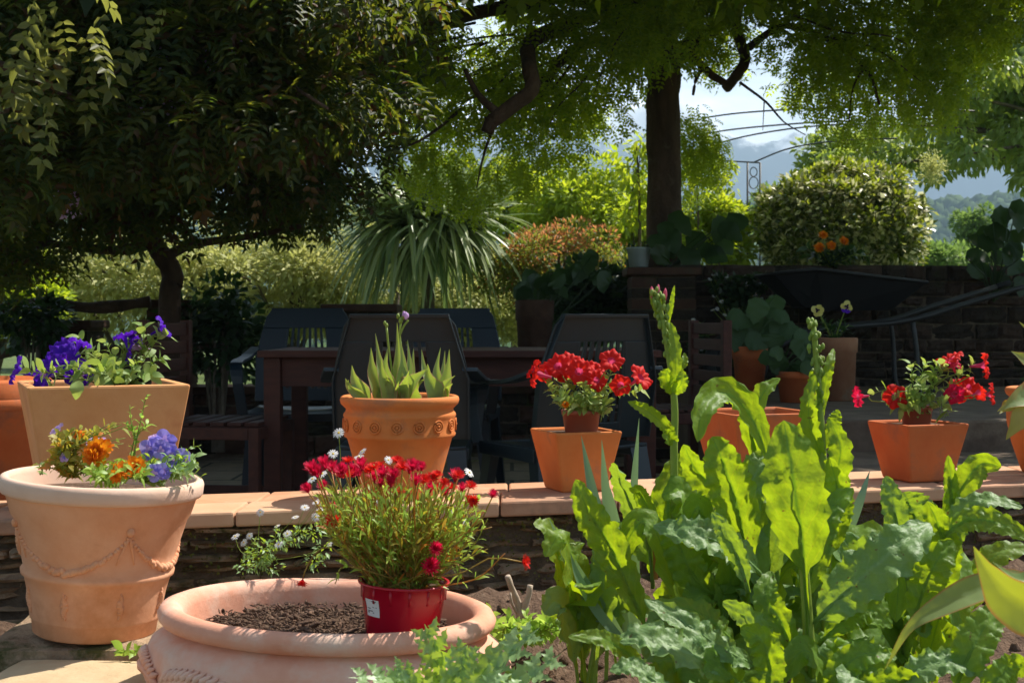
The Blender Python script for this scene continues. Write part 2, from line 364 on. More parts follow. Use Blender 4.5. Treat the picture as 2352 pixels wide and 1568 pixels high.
M['spiky'] = leafmat('spiky', (.08,.15,.05), (.62,.68,.40), (.16,.25,.06), (.3,.38,.12), mix=.35, rough=.4, spec=.5)  # pale end of the range paints the highlights into the leaf colour
M['ball'] = leafmat('ball', (.015,.035,.008), (.12,.15,.025), (.16,.25,.01), (.5,.55,.03), mix=.33, rough=.3, spec=.7, extra=(.72,.62,.34), ep=(.62, .86))  # cream is variegation and painted sparkle; darkest leaves paint the shaded gaps
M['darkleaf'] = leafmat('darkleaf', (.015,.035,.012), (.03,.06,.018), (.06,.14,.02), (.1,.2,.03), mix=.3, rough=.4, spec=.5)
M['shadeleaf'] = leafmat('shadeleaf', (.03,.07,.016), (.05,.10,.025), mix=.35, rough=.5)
M['farwood'] = leafmat('farwood', (.035,.08,.018), (.085,.14,.03), mix=.2, rough=.8, spec=.1)
M['midwood'] = leafmat('midwood', (.09,.15,.03), (.18,.26,.05), mix=.4, rough=.6, spec=.2)
M['grass'] = surf('grass', (.06,.10,.025), (.13,.17,.05), 2, .9, .5, .05, 15)
def mountain_mat():
    m, nt, out = newmat('mountain'); p = nt.nodes.new('ShaderNodeBsdfPrincipled'); p.inputs['Roughness'].default_value = .9
    n = noise(nt, .006, 9, .65); rock = ramp(nt, n.outputs['Fac'], [(.35, (.03,.05,.06)), (.65, (.09,.10,.11))]).outputs['Color']
    tc = nt.nodes.new('ShaderNodeTexCoord'); sp = nt.nodes.new('ShaderNodeSeparateXYZ'); nt.links.new(tc.outputs['Object'], sp.inputs[0])
    n2 = noise(nt, .012, 8, .7)
    a = N(nt, 'ShaderNodeMath', operation='MULTIPLY_ADD'); nt.links.new(n2.outputs['Fac'], a.inputs[0]); a.inputs[1].default_value = 260; nt.links.new(sp.outputs[2], a.inputs[2])
    mr = N(nt, 'ShaderNodeMapRange'); nt.links.new(a.outputs[0], mr.inputs[0]); mr.inputs[1].default_value = 438; mr.inputs[2].default_value = 468
    nt.links.new(mixc(nt, mr.outputs[0], rock, (.88,.9,.93)), p.inputs['Base Color']); nt.links.new(p.outputs[0], out.inputs['Surface']); return m
M['mountain'] = mountain_mat()

# ---------------------------------------------------------------- camera, light, air
cam = bpy.data.objects.new('camera', bpy.data.cameras.new('camera')); COL.objects.link(cam)
cam.location = (0, 0, CAMZ); cam.rotation_euler = (pi/2-PITCH, 0, 0)
cam.data.sensor_width = 36; cam.data.lens = FPX/2352*36; cam.data.clip_end = 20000; cam.data.clip_start = .05
cam.data.dof.use_dof = True; cam.data.dof.focus_distance = 2.9; cam.data.dof.aperture_fstop = 13
SC.camera = cam
AZ, EL = R(58), R(54)
sd = np.array([sin(AZ)*cos(EL), cos(AZ)*cos(EL), sin(EL)])
sun = bpy.data.objects.new('sun', bpy.data.lights.new('sun', 'SUN')); COL.objects.link(sun)
sun.data.energy = 5.0; sun.data.angle = R(.53); sun.data.color = (1, .95, .86)
import mathutils
sun.rotation_euler = mathutils.Vector(sd).to_track_quat('Z', 'Y').to_euler()
W = bpy.data.worlds.new('World'); SC.world = W; W.use_nodes = True; nt = W.node_tree; nt.nodes.clear()
wo = nt.nodes.new('ShaderNodeOutputWorld'); bg = nt.nodes.new('ShaderNodeBackground'); sky = nt.nodes.new('ShaderNodeTexSky')
sky.sky_type = 'NISHITA'; sky.sun_disc = False; sky.sun_elevation = EL; sky.sun_rotation = AZ; sky.air_density = 1.; sky.dust_density = 1.0
tc = nt.nodes.new('ShaderNodeTexCoord'); mp = nt.nodes.new('ShaderNodeMapping'); mp.inputs['Scale'].default_value = (1, 1, 3.2)
nz = nt.nodes.new('ShaderNodeTexNoise'); nz.inputs['Scale'].default_value = 3.1; nz.inputs['Detail'].default_value = 8; nz.inputs['Roughness'].default_value = .55
nt.links.new(tc.outputs['Generated'], mp.inputs[0]); nt.links.new(mp.outputs[0], nz.inputs['Vector'])
cl = ramp(nt, nz.outputs['Fac'], [(.36, (.12,.12,.12)), (.62, (1,1,1))])
spz = nt.nodes.new('ShaderNodeSeparateXYZ'); nt.links.new(tc.outputs['Generated'], spz.inputs[0])
lowc = ramp(nt, spz.outputs[2], [(.19, (1,1,1)), (.36, (.05,.05,.05))])
ahead = ramp(nt, spz.outputs[1], [(0., (.45,.45,.45)), (.6, (1,1,1))])
clf = mixc(nt, 1., mixc(nt, 1., cl.outputs['Color'], lowc.outputs['Color'], 'MULTIPLY'), ahead.outputs['Color'], 'MULTIPLY')
mx = mixc(nt, clf, sky.outputs[0], (40, 41, 42.2))
nt.links.new(mx, bg.inputs['Color']); bg.inputs['Strength'].default_value = .052; nt.links.new(bg.outputs[0], wo.inputs['Surface'])
SC.view_settings.view_transform = 'Standard'; SC.view_settings.look = 'None'; SC.view_settings.gamma = 1; SC.view_settings.exposure = .95
SC.cycles.max_bounces = 6; SC.cycles.transparent_max_bounces = 8; SC.cycles.transmission_bounces = 4; SC.cycles.volume_bounces = 0
SC.cycles.diffuse_bounces = 3

# ================================================================ THE SETTING
def sstep(a, b, x):
    t = min(1, max(0, (x-a)/(b-a))); return t*t*(3-2*t)
def fr(x, y, s, o=5, seed=0.): return mn.fractal(mathutils.Vector((x*s+seed, y*s-seed, seed*.7)), 1.0, 2.0, o)
def terr(x, y):
    r = math.hypot(x, y); az = math.degrees(math.atan2(x, y))
    back = .42 + .78*sstep(.3, 1.6, x - (y-8.5)*.25)
    h = -.35 + (back+.35)*sstep(8.5, 8.75, y)
    far = -9*sstep(20, 110, r)
    hill = 60*sstep(330, 640, r)*(1+.10*fr(x, y, .006, 4, 3)+.09*sin(az*.22+1))
    back2 = -40*sstep(680, 1000, r)
    return h + far*(1+.15*fr(x, y, .02, 3)) + hill + back2 + (.1*fr(x, y, .15, 3) if r > 12 else 0)
mb = MB(); rs = [0, 2, 4, 6, 7.5, 8.3, 8.5, 8.6, 8.7, 8.8, 9, 9.4, 10, 11, 12.5, 15, 18, 22, 27, 34, 44, 58, 80, 110, 160, 230, 330, 380, 430, 480, 530, 580, 620, 660, 700, 760, 850, 1000, 1400, 2000, 2700]
NA = 180
vs = [(r*sin(2*pi*k/NA), r*cos(2*pi*k/NA), terr(r*sin(2*pi*k/NA), r*cos(2*pi*k/NA)+1e-6)) for r in rs[1:] for k in range(NA)]
fs = [(i*NA+k, i*NA+(k+1) % NA, (i+1)*NA+(k+1) % NA, (i+1)*NA+k)[::-1] for i in range(len(rs)-2) for k in range(NA)]
mb.add(vs+[(0, 0, -.35)], fs+[(k, (k+1) % NA, len(vs))[::-1] for k in range(NA)])
tag(mb.build('terrain', M['grass']), kind='structure')

mb = MB(); na, nr = 260, 26; vs = []                       # the snowy range
for j in range(nr):
    for i in range(na):
        az = R(-42+84*i/(na-1)); r = 2150+22*j; t = j/(nr-1)
        env = sin(pi*min(1, t*1.0+.0))**.8 if t < .5 else 1-.9*(t-.5)
        d = math.degrees(az)
        ridge = 335+22*sin(d*.35+.5)+38*math.exp(-((d-12)/6.)**2)-35*math.exp(-((d-22)/5.)**2)+10*sin(d*1.1)
        h = ridge*1.0*env*(1+.16*mn.ridged_multi_fractal(mathutils.Vector((d*.16, t*1.6, 2.2)), 1., 2., 6, 1., 2.)-.10)
        vs.append((r*sin(az), r*cos(az), h-10))
mb.add(vs, [(j*na+i, j*na+i+1, (j+1)*na+i+1, (j+1)*na+i) for j in range(nr-1) for i in range(na-1)])
tag(mb.build('mountains', M['mountain']), kind='structure')

# far wood on the hill: one mass
bv = []; bf = []; nn_, mm_ = 7, 5
for i in range(mm_+1):
    for k in range(nn_):
        ph = pi*i/mm_; th = 2*pi*k/nn_; bv.append((sin(ph)*cos(th), sin(ph)*sin(th), -cos(ph)))
for i in range(mm_):
    for k in range(nn_): bf.append((i*nn_+k, i*nn_+(k+1) % nn_, (i+1)*nn_+(k+1) % nn_, (i+1)*nn_+k))
bv = np.array(bv); bf = np.array(bf); n = 9000; vsl = []; fsl = []
for q in range(n):
    r = rnd.uniform(330, 700) if q < 7000 else rnd.uniform(150, 330); az = R(rnd.uniform(-27, 27)); x = r*sin(az); y = r*cos(az)
    s = rnd.uniform(2.2, 5.2)*(1 if r > 330 else .8); jit = 1+rng.uniform(-.28, .28, size=(len(bv), 1))
    vsl.append(bv*jit*np.array([s, s, s*rnd.uniform(.8, 1.25)])+np.array([x, y, terr(x, y)+s*.5])); fsl.append(bf+q*len(bv))
o = np_mesh('wood', np.concatenate(vsl), np.concatenate(fsl), M['farwood']); tag(o, 'distant green wooded hillside below the mountains', 'wood', kind='stuff')

hz = MB(); hz.box(-3050, 3050, -3050, 2760, -60, 560)
m, nt, out = newmat('haze'); vol = nt.nodes.new('ShaderNodeVolumePrincipled')
vol.inputs['Color'].default_value = (.54, .77, 1, 1); vol.inputs['Density'].default_value = .00055; vol.inputs['Anisotropy'].default_value = 0.1
nt.links.new(vol.outputs[0], out.inputs['Volume'])
tag(hz.build('haze', m, smooth=False), 'pale summer haze over the valley', 'haze', kind='stuff')

# patio of stone flags
m, nt, out = newmat('patio'); p = nt.nodes.new('ShaderNodeBsdfPrincipled'); p.inputs['Roughness'].default_value = .85
tcn = nt.nodes.new('ShaderNodeTexCoord'); bk = nt.nodes.new('ShaderNodeTexBrick'); nt.links.new(tcn.outputs['Object'], bk.inputs['Vector'])
bk.inputs['Scale'].default_value = 1.; bk.inputs['Brick Width'].default_value = .62; bk.inputs['Row Height'].default_value = .45; bk.inputs['Mortar Size'].default_value = .012
bk.inputs['Color1'].default_value = (.30,.22,.15,1); bk.inputs['Color2'].default_value = (.40,.30,.21,1); bk.inputs['Mortar'].default_value = (.07,.06,.04,1)
n1 = noise(nt, 9, 6); nt.links.new(mixc(nt, .6, bk.outputs['Color'], ramp(nt, n1.outputs['Fac'], [(.3, (.5,.5,.5)), (.7, (1,1,1))]).outputs['Color'], 'MULTIPLY'), p.inputs['Base Color'])
nt.links.new(bump(nt, n1.outputs['Fac'], .3, .01), p.inputs['Normal']); nt.links.new(p.outputs[0], out.inputs['Surface']); M['patio'] = m
mb = MB(); mb.box(-6, 6, 3.2, 8.45, -.2, 0); tag(mb.build('patio', m, smooth=False), kind='structure')
mb = MB(); mb.box(1.02, 5, 5.46, 8.36, .004, .46); tag(mb.build('ledge', M['paving'], smooth=False, bevel=.01), kind='structure')
mb = MB(); mb.box(1.12, 5, 4.12, 5.45, .004, .33); tag(mb.build('step', M['paving'], smooth=False, bevel=.01), kind='structure')

# soil of the raised bed: clods
nx, ny = 200, 130; vs = []
for j in range(ny):
    for i in range(nx):
        x = -2.2+5.2*i/(nx-1); y = .9+2.9*j/(ny-1)
        z = .225-.03*(3.1-y)+.022*fr(x, y, 7, 4, 1)+.034*abs(fr(x, y, 20, 4, 5))
        if y > 3.12+.25*x: z = .1
        vs.append((x, y, z))
mb = MB(); mb.add(vs, [(j*nx+i, j*nx+i+1, (j+1)*nx+i+1, (j+1)*nx+i) for j in range(ny-1) for i in range(nx-1)])
tag(mb.build('soil', M['soil']), kind='structure')
n = 3200; pos = np.stack([rng.uniform(-.6, 2.2, n), rng.uniform(1.7, 3.3, n), np.zeros(n)], 1)
pos = pos[pos[:, 1] < 3.1+.25*pos[:, 0]]; n = len(pos)
pos[:, 2] = .228-.03*(3.1-pos[:, 1])+rng.uniform(-.008, .003, n)
sc = rng.uniform(.002, .012, n)
jj = 1+rng.uniform(-.35, .35, size=(n, len(bv), 1))
o = np_mesh('soil_clods', (bv[None]*jj*sc[:, None, None]+pos[:, None, :]).reshape(-1, 3), (bf[None]+(np.arange(n)*len(bv))[:, None, None]).reshape(-1, 4), M['soil'])
tag(o, 'loose brown clods of earth in the bed', 'soil', kind='stuff')

# ---------------------------------------------------------------- front garden wall with tile coping
CT = CAMZ-.446                                            # top of coping
fy = lambda x: 3.246+.25*x
by = lambda x: 3.634+.279*x
def dcop(u, fr_=.5):
    k = (u-1176)/FPX; a = 3.246+(3.634-3.246)*fr_; b = .25+.029*fr_
    return a/(1-b*k)
wall = wroot('garden_wall', (0, 3.3, .1), 'low mossy stone retaining wall with terracotta tile coping where the sunlit pots stand', 'wall')
core = MB(); core.add([(x, y, z) for z in (.0, CT-.038) for x, y in ((-2.6, fy(-2.6)+.06), (3, fy(3)+.06), (3, by(3)-.02), (-2.6, by(-2.6)-.02))],
         [(3,2,1,0),(4,5,6,7),(0,1,5,4),(1,2,6,5),(2,3,7,6),(3,0,4,7)])
core.build('mortar_core', M['mortar'], wall, smooth=False)
st1, st2 = MB(), MB()
def rock(mb, x0, x1, yf, z0, z1, dep=.09, tilt=0):
    """a rough flat-bedded wall stone: box with jittered subdivided front"""
    n1, n2 = 6, 4; vs = []
    for j in range(n2+1):
        for i in range(n1+1):
            a, b = i/n1, j/n2; ed = min(a, 1-a, b*.7, (1-b)*.7)
            x = x0+(x1-x0)*a + (rnd.uniform(-.004, .004)); z = z0+(z1-z0)*b + rnd.uniform(-.002, .002) + tilt*(a-.5)
            y = yf(x) + (.018 if ed <= 0 else 0) + rnd.uniform(-.008, .008)
            vs.append((x, y+.014*mn.noise(mathutils.Vector((x*22, z*30, x0*9))), z+.004*mn.noise(mathutils.Vector((x*30, z*9, x0*5)))))
    b0 = len(vs); m1 = n1+1
    fs = [(j*m1+i, j*m1+i+1, (j+1)*m1+i+1, (j+1)*m1+i) for j in range(n2) for i in range(n1)]
    vs += [(x0, yf(x0)+dep, z0), (x1, yf(x1)+dep, z0), (x1, yf(x1)+dep, z1), (x0, yf(x0)+dep, z1)]
    fs += [tuple([b0+3, b0+2]+[n2*m1+i for i in range(n1, -1, -1)]), tuple([b0, b0+3]+[j*m1 for j in range(n2, -1, -1)]),
           tuple([b0+2, b0+1]+[j*m1+n1 for j in range(0, n2+1)]), tuple([b0+1, b0]+[i for i in range(n1+1)])]
    mb.add(vs, fs)
z = CT-.042
while z > .14:
    h = rnd.uniform(.026, .06); x = -2.5
    while x < 2.9:
        w = rnd.uniform(.07, .26); off = rnd.uniform(.0, .05)
        if rnd.random() > .05: rock(st1 if rnd.random() < .6 else st2, x, x+w-rnd.uniform(.004, .02), lambda q, o=off: fy(q)+.008+o, z-h+rnd.uniform(.003, .012), z-rnd.uniform(0, .008), tilt=rnd.uniform(-.010, .010))
        x += w
    z -= h
n = 5200; mx_ = rng.uniform(-2.2, 2.6, n); cz = np.array([mn.noise(mathutils.Vector((a*3.1, 0, 4.4))) for a in mx_]); mz = CT-.045-np.abs(rng.normal(0, .09, n))
keep = (cz > -.05) & (mz > .2); mx_, mz = mx_[keep], mz[keep]; n = len(mx_)
M['moss'] = leafmat('moss', (.07,.075,.015), (.16,.15,.03), mix=.2, rough=.8, spec=.1)
mo = scatter('moss', t_simple(.4, .1), np.stack([mx_, 3.246+.25*mx_+rng.uniform(.0, .03, n), mz], 1), rdir(n)+np.array([0, -1.2, 0]), rdir(n), rng.uniform(.005, .012, n), M['moss'], wall); mo['kind'] = 'stuff'
st1.build('dark_stones', M['stone1'], wall, smooth=False); st2.build('pale_stones', M['stone2'], wall, smooth=False)
# tiles: two rows seen from above, front row with a proud edge
x = -2.5; k = 0
while x < 2.9:
    w = rnd.uniform(.28, .33); j = .002
    for row, (a, b) in enumerate(((0, .5), (.5, 1))):
        xa, xb = x+j+(.02*row), x+w-j+(.02*row)
        ya = lambda q: fy(q)+(by(q)-fy(q))*a+(.002 if row else 0); yb = lambda q: fy(q)+(by(q)-fy(q))*b-.004
        dz = rnd.uniform(-.0025, .001)
        t = MB(); t.add([(xa, ya(xa), CT-.038), (xb, ya(xb), CT-.038), (xb, yb(xb), CT-.038), (xa, yb(xa), CT-.038),
                         (xa, ya(xa), CT+dz), (xb, ya(xb), CT+dz), (xb, yb(xb), CT+dz), (xa, yb(xa), CT+dz)],
                        [(0,3,2,1),(4,5,6,7),(0,1,5,4),(1,2,6,5),(2,3,7,6),(3,0,4,7)])
        t.build('coping_tile', M[rnd.choice(('tile', 'tile2', 'tile3'))], wall, smooth=False, bevel=.006)
    x += w; k += 1

# stone blocks under the big pot
def stone_block(name, label, x0, x1, y0, y1, z0, z1, mat, rz=0):
    c = ((x0+x1)/2, (y0+y1)/2, z0); w, d, h = (x1-x0)/2, (y1-y0)/2, z1-z0; n1, n2, n3 = 12, 8, 4
    bm_ = MB(); vs = {}
    def gv(a, b, cc):
        key = (a, b, cc)
        if key not in vs:
            x, y, z = -w+2*w*a/n1, -d+2*d*b/n2, h*cc/n3
            nzv = mn.noise_vector(mathutils.Vector((x*9+z0*50, y*9, z*14)))*.010
            ed = (a in (0, n1))+(b in (0, n2))+(cc in (0, n3)); k = 1-.02*(ed > 1)
            vs[key] = len(bm_.v); bm_.v.append((x*k+nzv.x, y*k+nzv.y, z*(1-.03*(ed > 1))+nzv.z*(.4 if cc == n3 else 1))); bm_.uv.append((0, 0))
        return vs[key]
    for a in range(n1):
        for b in range(n2):
            bm_.f.append((gv(a,b,n3), gv(a+1,b,n3), gv(a+1,b+1,n3), gv(a,b+1,n3))); bm_.f.append((gv(a,b,0), gv(a,b+1,0), gv(a+1,b+1,0), gv(a+1,b,0)))
    for a in range(n1):
        for q in range(n3):
            bm_.f.append((gv(a,0,q), gv(a+1,0,q), gv(a+1,0,q+1), gv(a,0,q+1))); bm_.f.append((gv(a,n2,q), gv(a,n2,q+1), gv(a+1,n2,q+1), gv(a+1,n2,q)))
    for b in range(n2):
        for q in range(n3):
            bm_.f.append((gv(0,b,q), gv(0,b,q+1), gv(0,b+1,q+1), gv(0,b+1,q))); bm_.f.append((gv(n1,b,q), gv(n1,b+1,q), gv(n1,b+1,q+1), gv(n1,b,q+1)))
    o = bm_.build(name, mat, None, smooth=False); o.location = c; o.rotation_euler = (0, 0, rz); tag(o, label, 'stone'); return o
stone_block('stone_block', 'rough brown stone block right under the large garlanded pot', -.99, -.60, 2.375, 2.80, .10, .274, M['stone2'], .03)
stone_block('stone_slab', 'pale sunlit flat stone slab at the bottom left in front of the garlanded pot', -.90, -.40, 1.95, 2.365, .06, .262, M['slab'], -.03)
stone_block('stone_block', 'grey weathered stone at the left edge below the pot', -1.32, -1.0, 2.6, 2.95, .05, .2, M['stone1'], .1)

# ================================================================ POTS IN THE SUN
def relief_on(prof, ang, z, off=.0):
    for (r0, z0), (r1, z1) in zip(prof, prof[1:]):
        if min(z0, z1) <= z <= max(z0, z1) and z0 != z1:
            r = r0+(r1-r0)*(z-z0)/(z1-z0); return np.array([(r+off)*sin(ang), -(r+off)*cos(ang), z])
    return np.array([prof[0][0]*sin(ang), -prof[0][0]*cos(ang), z])
# large garlanded pot
prof = [(.02,.0),(.112,0),(.118,.004),(.121,.028),(.124,.031),(.125,.036),(.133,.085),(.140,.112),(.146,.116),(.147,.124),(.142,.130),(.150,.165),(.160,.200),(.166,.222),(.172,.232),(.181,.262),(.184,.268),(.191,.270),(.194,.276),(.195,.292),(.192,.300),(.184,.303),(.178,.300),(.176,.292),(.170,.27),(.160,.235)]
g = empty('garlanded_pot', (-.801, 2.5, .279), 'large pale terracotta pot with garland relief standing on the stone block at left', 'plant pot')
g.rotation_euler = (0, R(3.6), 0); g.scale = (.965, .965, .985)
mb = MB(); mb.lathe(prof[:17], 72); mb.build('body', M['clay_pink'], g)
mb = MB(); mb.lathe(prof[16:], 72); mb.build('rim', M['clay_rim'], g)
mb = MB(); mb.lathe([(.1695,.266),(.08,.272),(.001,.274)], 40, wob=.004); mb.build('potting_soil', M['soil'], g)
outer = prof[:17]; gl = MB()
for q in range(4):
    a0, a1 = R(-54+90*q), R(36+90*q)
    for i in range(46):
        t = (i+.5)/46; a = a0+(a1-a0)*t; zz = .213-.075*(1-(2*t-1)**2)**.8; s = .0035+.0035*sin(pi*t)
        p_ = relief_on(outer, a+rnd.uniform(-.012, .012), zz+rnd.uniform(-.004, .004)*sin(pi*t), .0005)
        gl.blob(p_, s*1.1, s*.9, s, 6, 4)
    gl.blob(relief_on(outer, a0, .218, .001), .008, .008, .009, 8, 6)
    for sgn in (-1, 1): gl.tube([relief_on(outer, a0+sgn*.03*k, .21-.014*k, .0005) for k in range(5)], [.003, .0035, .003, .0025, .001], 6)
gl.build('garland', M['clay_pink'], g)
for q in range(8):
    a = R(-54+45*q); lf = MB()
    for k in range(14):
        t = k/13; p_ = relief_on(outer, a+rnd.uniform(-.02, .02), .050+.045*t, .000); lf.blob(p_, .008*sin(pi*(t*.8+.12)), .004, .005, 6, 4)
    lf.build('leaf_relief', M['clay_pink'], g)

# wide bowl
bw = empty('bowl_planter', (-.318, 2.2, .19), 'wide low pink terracotta bowl with rolled rim and leaf relief in the foreground', 'plant pot')
bw.rotation_euler = (0, R(2.4), 0)
SY = .80
bp = [(.17,-.02),(.235,.0),(.285,.045),(.303,.092),(.302,.122),(.292,.145),(.274,.158),(.262,.164),(.256,.168)]
rp = [(.256,.168),(.262,.1695),(.275,.173),(.282,.181),(.2835,.190),(.277,.201),(.264,.206),(.252,.203),(.244,.194),(.241,.185),(.240,.165),(.232,.13)]
mb = MB(); mb.lathe(bp, 80, sy=SY); mb.build('body', M['clay_bowl'], bw)
mb = MB(); mb.lathe(rp, 80, sy=SY); mb.build('rim', M['clay_bowl'], bw)
mb = MB(); nn2 = 60
mb.lathe([(.236,.148),(.21,.160),(.17,.157),(.12,.164),(.06,.158),(.001,.160)], 60, sy=SY, wob=.0); mb.build('potting_soil', M['soil'], bw)
n = 2600; a_ = rng.uniform(0, 2*pi, n); r_ = np.sqrt(rng.random(n))*.215
pos = np.stack([r_*np.cos(a_), r_*np.sin(a_)*SY, .160+rng.uniform(-.002, .012, n)], 1)
M['mulch'] = surf('mulch', (.05,.028,.02), (.22,.13,.085), 60, .95, .8, .01, 90)
sc = rng.uniform(.0025, .007, n)*(1+1.2*(rng.random(n) > .93))
o = scatter('bark_chips', (bv*np.array([1.15, .32, .22]), bf), pos, rdir(n)*np.array([1, 1, .5]), rdir(n), sc, M['mulch'], bw)
o['kind'] = 'stuff'
def bowl_pt(a, z, off=0):
    p_ = relief_on(bp, a, z, off); return np.array([p_[0], p_[1]*SY, z])
for q in range(7):                                        # palm fronds in relief round the body
    a0 = R(-130+38*q); rl = MB()
    mid = [bowl_pt(a0+.10*k*.9, .095+.012*k-.0016*k*k, .001) for k in range(7)]
    rl.tube(mid, [.006,.006,.006,.005,.005,.004,.003], 6)
    for k in range(1, 14):
        a = a0+.09*k*.5; z0 = .095+.006*k-.0004*k*k
        for sgn in (-1, 1):
            pts = [bowl_pt(a+.035*t*2, z0+sgn*.030*t*(1-k/18), .002+.003*sin(pi*t)) for t in (0, .33, .66, 1)]
            rl.tube(pts, [.0030, .0062, .0052, .001], 6)
    rl.build('leaf_relief', M['clay_bowl'], bw)

# tulip pot
TD = dcop(918, .45); tx = (918-1176)/FPX*TD
tp = [(.02,0),(.092,0),(.096,.006),(.112,.07),(.124,.115),(.1345,.152),(.142,.156),(.1435,.162),(.141,.167),(.1425,.19),(.1415,.204),(.1445,.209),(.1425,.215),(.1385,.219),(.137,.226),(.143,.232),(.150,.239),(.1525,.248),(.1505,.256),(.145,.259),(.138,.256),(.134,.248),(.130,.22)]
g = empty('banded_pot', (tx, TD, CT), 'round orange terracotta pot with scroll band holding tulip leaves on the coping', 'plant pot')
mb = MB(); mb.lathe(tp[:16], 64); mb.build('body', M['clay_orange'], g)
mb = MB(); mb.lathe(tp[15:], 64); mb.build('rim', M['clay_orange'], g)
mb = MB(); mb.lathe([(.131,.232),(.07,.235),(.001,.237)], 32); mb.build('potting_soil', M['soil'], g)
for q in range(16):
    a = R(2+22.5*q); c = relief_on(tp, a, .186, .0012); ta = np.array([cos(a), sin(a), 0]); r = MB()
    for rad, th in ((.0145, .0022), (.008, .0022)):
        r.tube([c+ta*rad*cos(w)+np.array([0, 0, rad*sin(w)]) for w in np.linspace(0, 2*pi, 17)], th, 6, cap=False)
    r.blob(c, .004, .004, .004, 6, 4); r.build('scroll_relief', M['clay_orange'], g)

def square_pot(u, frac, top, bot, h, rz, mat, label, name='square_pot', wall_t=.014, inner=None, zbase=None, D=None, soil=.95):
    D = D or dcop(u, frac); x = (u-1176)/FPX*D
    g = empty(name, (x, D, CT if zbase is None else zbase), label, 'plant pot', rz)
    a, b, t = top/2, bot/2, wall_t
    def ring(r, z): return [(-r,-r,z),(r,-r,z),(r,r,z),(-r,r,z)]
    vs = ring(b, 0)+ring(a, h)+ring(a-t, h)+ring(b-t+.3*(a-b), h*.3)
    fs = [(3,2,1,0)]+[(i, (i+1) % 4, 4+(i+1) % 4, 4+i) for i in range(4)]+[(4+i, 4+(i+1) % 4, 8+(i+1) % 4, 8+i) for i in range(4)]+[(8+i, 8+(i+1) % 4, 12+(i+1) % 4, 12+i) for i in range(4)]+[(12,13,14,15)]
    mb = MB(); mb.add(vs, fs); mb.build('body', mat, g, smooth=False, bevel=.006)
    rr = (a-t)-(1-soil)*(a-b)-.001; mb = MB(); mb.add(ring(rr, h*soil), [(0,1,2,3)]); mb.build('potting_soil', M['soil'], g, smooth=False)
    return g
def round_pot(g, r1, r0, h, z0, mat, lip=True, name='inner_pot', c=(0, 0)):
    pr = [(.001,0),(r0,0),(r1*.96,h*.8)]+([(r1,h*.8),(r1*1.03,h),(r1*.96,h),(r1*.9,h*.85),(.001,h*.86)] if lip else [(r1,h),(r1*.95,h),(r1*.9,h*.85),(.001,h*.86)])
    mb = MB(); mb.lathe(pr, 32, c=(c[0], c[1], z0)); return mb.build(name, mat, g)
sp1 = square_pot(1322, .5, .192, .128, .160, R(20), M['clay_orange'], 'small tapered square orange pot with scarlet petunias in the middle of the coping')
sp2 = square_pot(2108, .42, .203, .138, .163, R(18), M['clay_red'], 'small tapered square red-orange pot with red petunias on the coping at right')
sp3 = square_pot(232, .5, .365, .265, .30, R(24), M['clay_buff'], 'tall square buff pot with purple petunias behind the garlanded pot', 'tall_square_pot', .024)
sp4 = square_pot(1738, .55, .275, .19, .20, R(17), M['clay_red'], 'empty square terracotta pot half hidden behind the tall green leaves', wall_t=.014, soil=.7)
def nursery_pot(u, v, D, r1, r0, h, label, mat=M['brown_plastic'], zb=None):
    c = P(u, v, D)
    if zb is not None: c[2] = zb
    g = empty('nursery_pot', c, label, 'plant pot'); 
    pr = [(.001,0),(r0,0),(r0*1.02,.004),(r1*.93,h*.82),(r1*.97,h*.83),(r1,h*.98),(r1*.98,h),(r1*.93,h),(r1*.90,h*.86)]
    mb = MB(); mb.lathe(pr, 36); mb.build('body', mat, g)
    mb = MB(); mb.lathe([(r1*.92,h*.88),(r1*.4,h*.9),(.001,h*.9)], 24); mb.build('potting_soil', M['soil'], g); return g
nursery_pot(1335, 1000, dcop(1322, .5), .054, .040, .078, 'small round brown plastic pot of scarlet petunias set inside the middle square pot', zb=CT+.135)
nursery_pot(2105, 980, dcop(2108, .45), .046, .036, .07, 'small round brown plastic pot of red petunias set inside the right square pot', zb=CT+.137)
nursery_pot(305, 900, dcop(300, .5), .05, .04, .075, 'small dark plastic pot standing inside the tall buff pot', M['rubber'], zb=CT+.253)

# red plastic pot in bowl
rpx = P(921, 1440, 2.12); g = empty('red_plastic_pot', (rpx[0], 2.13, .348), 'glossy crimson plastic pot with price label standing in the pink bowl', 'plant pot'); g.rotation_euler = (0, R(2.5), 0)
pr = [(.001,0),(.055,0),(.057,.003),(.067,.072),(.0695,.075),(.0705,.096),(.0745,.097),(.0755,.099),(.0745,.101),(.070,.101),(.0685,.09)]
mb = MB(); mb.lathe(pr, 48); mb.build('body', M['red_plastic'], g)
for q in range(14):
    a = 2*pi*q/14; mb = MB(); mb.bar((.0690*cos(a), .0690*sin(a), .072), (.0703*cos(a), .0703*sin(a), .097), .004, .0015, up=(cos(a), sin(a), 0)); mb.build('grip_rib', M['red_plastic'], g)
mb = MB(); mb.lathe([(.0695,.091),(.03,.094),(.001,.095)], 24); mb.build('potting_soil', M['soil'], g)
mb = MB(); ang0 = R(-56)
def on_pot(a, z, o=.0006):
    p_ = relief_on(pr, a, z, o); return p_
vs = [on_pot(ang0+R(26)*i/6, z) for z in (.050, .064, .078) for i in range(7)]
mb.add(vs, [(j*7+i, j*7+i+1, (j+1)*7+i+1, (j+1)*7+i) for j in range(2) for i in range(6)]); lab = mb.build('price_label', M['paper'], g)
mb = MB()
